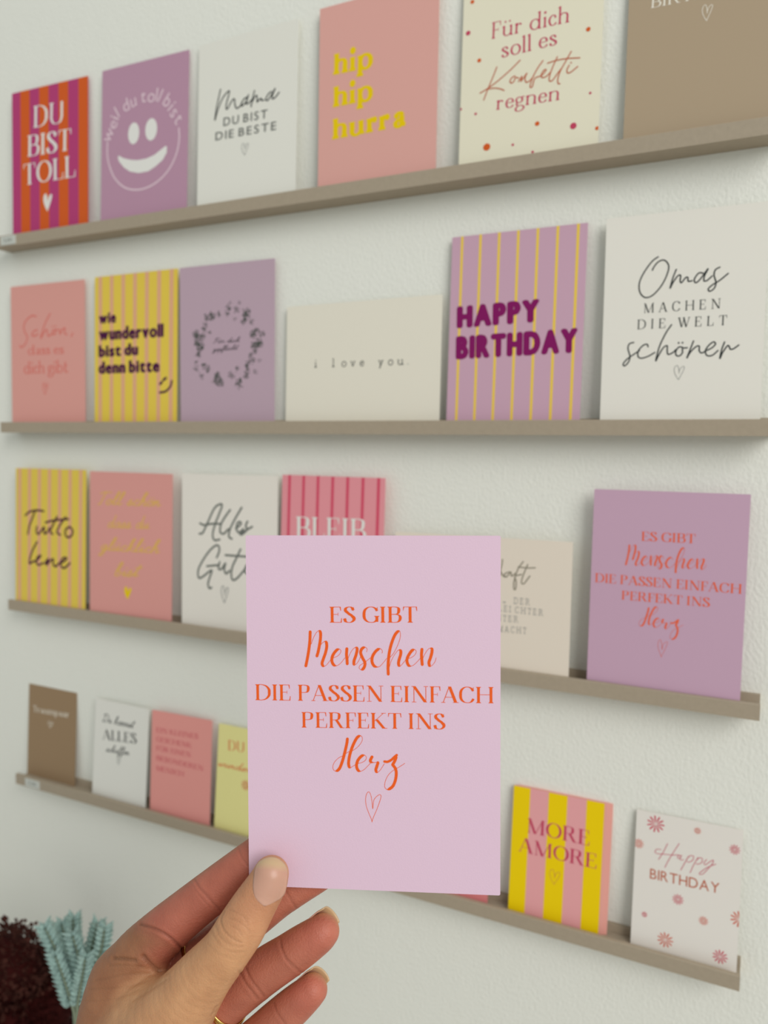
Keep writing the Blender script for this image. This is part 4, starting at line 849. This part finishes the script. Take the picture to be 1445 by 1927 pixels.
# thumb nail: laid on the back of the thumb tip
nu, nv = 25, 33; G = np.zeros((nu, nv, 3)); NN = np.zeros((nu, nv, 3)); TV = np.zeros((nu, nv))
ct = np.array([508.5, 1659.5]); ax = np.array([.13, -.991]); sd = np.array([.991, .13])
for i in range(nu):
    for j in range(nv):
        s = -1 + 2*i/(nu-1); t = -1 + 2*j/(nv-1)
        half = 32.5 * (1 - max(0, -t) ** 1.8 * .97) ** .5 * (1 - max(0, t) ** 4.5 * .92) ** .5
        bow = 3.0 * (1 - s*s)
        p = ct + ax * (t * 44 + (bow if t > 0 else -bow) * abs(t)) + sd * (s * half - 5 * max(0, -t) ** 1.5)
        dr = cp(p[0], p[1], 1.0); dr = dr / np.linalg.norm(dr); z = 295.0
        G[i, j] = dr * z; TV[i, j] = (t + 1) / 2
DR = G / np.linalg.norm(G, axis=2)[..., None]
for _ in range(30):
    dd = hand_sdf(G.reshape(-1, 3)).reshape(nu, nv, 1); G = G + DR * np.where(G[..., 2:] < 318, dd, 0)
for i in range(nu):      # beyond the rim of the flesh the plate keeps curving instead of dropping
    for j in range(nv): G[i, j, 2] = min(G[i, j, 2], G[nu//2, min(j, nv-5), 2] + 2.7)
NN[:] = grad(hand_sdf, G.reshape(-1, 3), .8).reshape(nu, nv, 3)
s_ = np.linspace(-1, 1, nu)[:, None]; t_ = np.linspace(-1, 1, nv)[None]
lift = .42 - .38 * np.abs(s_) ** 4 - .38 * np.clip(-t_, 0, 1) ** 6
G = G + NN * lift[..., None]
plate('thumbnail', G, TV, .5, NN)
def fingernail(c, dorsal, wdt=.8, L=11, back=8.0, over=1.2, rk=1.0):
    a = c[0, :3] - c[4, :3]; a /= np.linalg.norm(a); dorsal = np.array(dorsal, float); n = dorsal - a * (dorsal @ a); n /= np.linalg.norm(n); s = np.cross(a, n)
    tip = c[0, :3]; r = c[0, 3]; nu, nv = 13, 15; G = np.zeros((nu, nv, 3)); NN = np.zeros_like(G); TV = np.zeros((nu, nv))
    for i in range(nu):
        th = (-1 + 2*i/(nu-1)) * 1.0
        for j in range(nv):
            v = j/(nv-1); al = -back + v * (back + r * .9 + over) ; R = r * rk + .35 + (.4 if v < .7 else .4 - (v-.7) * 2.0)
            end = 1 - (abs(th) ** 3) * .10 if v > .8 else 1
            G[i, j] = tip + a * al * end + (n * math.cos(th) + s * math.sin(th)) * (R * (1 + .0 * v)); NN[i, j] = n * math.cos(th) + s * math.sin(th); TV[i, j] = v
    plate('fingernail', G, TV, .45, NN)
fingernail(INDEX, (.2, .5, 1)); fingernail(MIDDLE, (.2, .5, 1))
fingernail(RING, (.25, .62, .75), over=.2); fingernail(PINKY, (.25, .62, .75), over=.2)

# gold rings
GOLD = mat('gold', (226, 186, 104), .22, .5, metal=1)
def finger_ring(c, i, k, wd, label, tilt=0, two=False):
    p = c[i, :3] + (c[i+1, :3] - c[i, :3]) * k; a = c[i+1, :3] - c[i, :3]; a /= np.linalg.norm(a); r = c[i, 3] + .55
    u = np.cross(a, (0, 0, 1)); u /= np.linalg.norm(u); v = np.cross(a, u); m = MB()
    for sgn in ((-1, 1) if two else (0,)):
        ring = [p + r*(u*math.cos(t) + v*math.sin(t)) + a * (sgn * 1.2 * math.cos(t * 1 + .4)) for t in np.linspace(0, 2*math.pi, 49)]
        w_ = [tuple(q) for q in to_world(np.array(ring))]; base = len(m.v); nb = 8
        for q in range(48):
            P0, P1 = Vector(w_[q]), Vector(w_[q+1]); d = (P1 - P0).normalized(); cc = Vector(to_world(p)); rad = (P0 - cc).normalized(); sd_ = d.cross(rad)
            for t in range(nb): an = 2*math.pi*t/nb; m.v.append(tuple(P0 + rad * math.cos(an) * .00055 + sd_ * math.sin(an) * wd))
        for q in range(48):
            for t in range(nb): m.f.append((base + q*nb + t, base + q*nb + (t+1) % nb, base + ((q+1) % 48)*nb + (t+1) % nb, base + ((q+1) % 48)*nb + t))
    tag(m.build('finger_ring', GOLD, None, True), label, 'ring')
finger_ring(RING, 31, .2, .0010, 'gold ring of two thin bands on the ring finger', two=True)
finger_ring(MIDDLE, 29, .2, .0012, 'thin dark gold ring on the middle finger')

# ------------------------------------------------------------ dried flowers in a floor vase, lower left
def at_y(px, py, y):                    # the point at distance y from the wall seen in that direction
    d = CAM_FW + CAM_RT * (px - 722.5) / FPX - CAM_UP * (py - 963.5) / FPX
    return CAM_POS + d * ((y - CAM_POS[1]) / d[1])
VX, VY = -.745, -.135
m = MB(); m.lathe([(.0, 0), (.055, 0), (.085, .05), (.1, .16), (.085, .3), (.05, .38), (.04, .42), (.05, .45), (.046, .45), (.036, .42), (.045, .38), (.08, .3), (.09, .16), (.0, .02)], 40, (VX, VY, -1.3))
tag(m.build('vase', mat('vase_clay', (196, 186, 172), .6, .3), None, True), 'pale bulbous floor vase below the frame holding the dried flowers', 'vase')
rnd = random.Random(7)
wheat = mat('teal_dyed_wheat', (142, 166, 160), .75, .2, vary=.42, scale=330); stemm = mat('straw_stem', (140, 152, 130), .7, .2)  # wheat's random tone is widened to suggest shaded crevices between kernels
EARS = [((86,1747),(103,1783),(120,1826),(134,1868),-.165,'leftmost teal dyed wheat ear, leaning furthest to the left'),
        ((117,1741),(124,1768),(133,1800),(140,1850),-.14,'short teal dyed wheat ear, second from the left'),
        ((138,1731),(139,1765),(141,1806),(143,1850),-.135,'tallest teal dyed wheat ear, in the middle of the bunch'),
        ((137,1762),(147,1800),(151,1842),(147,1880),-.16,'teal dyed wheat ear in front of the tallest one'),
        ((182,1744),(174,1780),(166,1824),(157,1868),-.145,'upright teal dyed wheat ear on the right side of the bunch'),
        ((196,1752),(190,1788),(174,1832),(158,1880),-.155,'rightmost teal dyed wheat ear, touching the hand in the photo'),
        ((160,1806),(155,1838),(149,1868),(144,1905),-.17,'low teal dyed wheat ear in the middle of the bunch'),
        ((105,1800),(118,1835),(130,1872),(139,1905),-.172,'low pale teal wheat ear on the left side of the bunch')]
for p0, p1, p2, p3, y, lab in EARS:
    base = np.array([VX + rnd.uniform(-.02, .02), VY + rnd.uniform(-.02, .02), -.87])
    ax = smooth_path4(np.array([at_y(*p0, y), at_y(*p1, y), at_y(*p2, y), at_y(*p3, y)]), 8)
    root = empty('wheat_stalk', tuple(base)); tag(root, lab, 'dried flower', 'teal dyed wheat stalks at the lower left')
    off = lambda q: [tuple(np.array(p) - base) for p in q]
    j = at_y(146, 1990, -.13)
    st = smooth_path4(np.array([ax[0], ax[8], ax[-1], .5*(ax[-1] + j) , j, base]), 4)
    t = MB(); t.tube(off(st), .0011, 6); t.build('stem', stemm, root, True)
    e = MB(); n = 12; L = len(ax) - 1
    for k in range(n):
        f = k / (n - 1) * .86; i = f * L; q = ax[int(i)] + (ax[min(int(i)+1, L)] - ax[int(i)]) * (i - int(i)); d = ax[min(int(i)+1, L)] - ax[min(int(i), L-1)]; d = -d / np.linalg.norm(d)
        side = np.cross(d, (0, 1, 0)); side /= np.linalg.norm(side); fr = np.cross(side, d); sz = .0045 * (1 - .5 * (1 - k/(n-1)) ** 2)
        for sx, sy in ((1, .25), (-1, .25), (.35, -1), (-.35, 1)):
            o = side * sx * sz * .3 + fr * sy * sz * .3; aa = d + (side*sx + fr*sy) * .95; aa /= np.linalg.norm(aa)
            b1 = np.cross(aa, side + .3*fr); b1 /= np.linalg.norm(b1); b2 = np.cross(aa, b1); ln = .0085; rr = .0021
            c0 = q + o - base; v = [c0]; rings = ((.25, 1.), (.55, 1.), (.85, .5))
            for u_, rs in rings: v += [c0 + aa*ln*u_ + (b1*math.cos(t_) + b2*math.sin(t_)) * rr*rs for t_ in np.linspace(0, 2*math.pi, 5, endpoint=False)]
            v += [c0 + aa*(ln + rnd.uniform(.001, .003))]
            fc = [(0, 1 + (z+1) % 5, 1 + z) for z in range(5)] + [(1+r_*5+z, 1+r_*5+(z+1) % 5, 6+r_*5+(z+1) % 5, 6+r_*5+z) for r_ in (0, 1) for z in range(5)] + [(11+z, 11+(z+1) % 5, 16) for z in range(5)]
            e.add([tuple(z) for z in v], fc)
    e.build('ear', wheat, root)
brown = mat('dried_petals_brown', (66, 36, 30), .85, .15, vary=.4, scale=120); dark = mat('dried_petals_dark', (50, 13, 11), .85, .15, vary=.5, scale=90)
HEADS = [((12,1822), -.12, (.048,.035,.040), brown, 'brownish red dried flower head at the left edge of the photo', 2200),
         ((66,1890), -.10, (.052,.04,.056), dark, 'very dark red dried flower head in the lower left corner', 3200),
         ((20,1935), -.12, (.060,.045,.055), dark, 'dark red dried flower head, lowest, cut by the bottom edge of the photo', 2800)]
for (px, py), y, R3, mm, lab, N in HEADS:
    c = at_y(px, py, y); base = np.array([VX + rnd.uniform(-.02, .02), VY + rnd.uniform(-.02, .02), -.87])
    root = empty('dried_flower', tuple(base)); tag(root, lab, 'dried flower', 'dark red dried flower heads at the lower left')
    t = MB(); t.tube([tuple(p - base) for p in smooth_path4(np.array([c, .6*c + .4*base + np.array([0, -.01, 0]), base]), 4)], .003, 7); t.build('stem', stemm, root, True)
    core = MB(); core.lathe([(.7*math.cos(a), .7*math.sin(a)) for a in np.linspace(-1.57, 1.57, 9)], 16)
    core.v = [tuple(np.array(v) * R3 * 1.1 + c - base) for v in core.v]; core.build('seed_core', dark, root, True)
    e = MB()
    for k in range(N):
        v = np.array([rnd.gauss(0, 1) for _ in range(3)]); v /= np.linalg.norm(v); p = c + v * np.array(R3) * (1 + .12*math.sin(v[0]*9 + v[2]*7)) * rnd.uniform(.7, 1.0) - base
        v = v + .55*np.array([rnd.gauss(0, 1) for _ in range(3)]); v /= np.linalg.norm(v); s1 = np.cross(v, (rnd.random(), rnd.random(), 1)); s1 /= np.linalg.norm(s1); l = rnd.uniform(.003, .0062); ww = l * .45
        n_ = np.cross(v, s1); e.add([tuple(q) for q in (p, p + v*l*.5 + s1*ww, p + v*l + n_*ww*.5, p + v*l*.5 - s1*ww)], [(0, 1, 2, 3)])
    tag(e.build('petals', mm, root), kind='stuff')
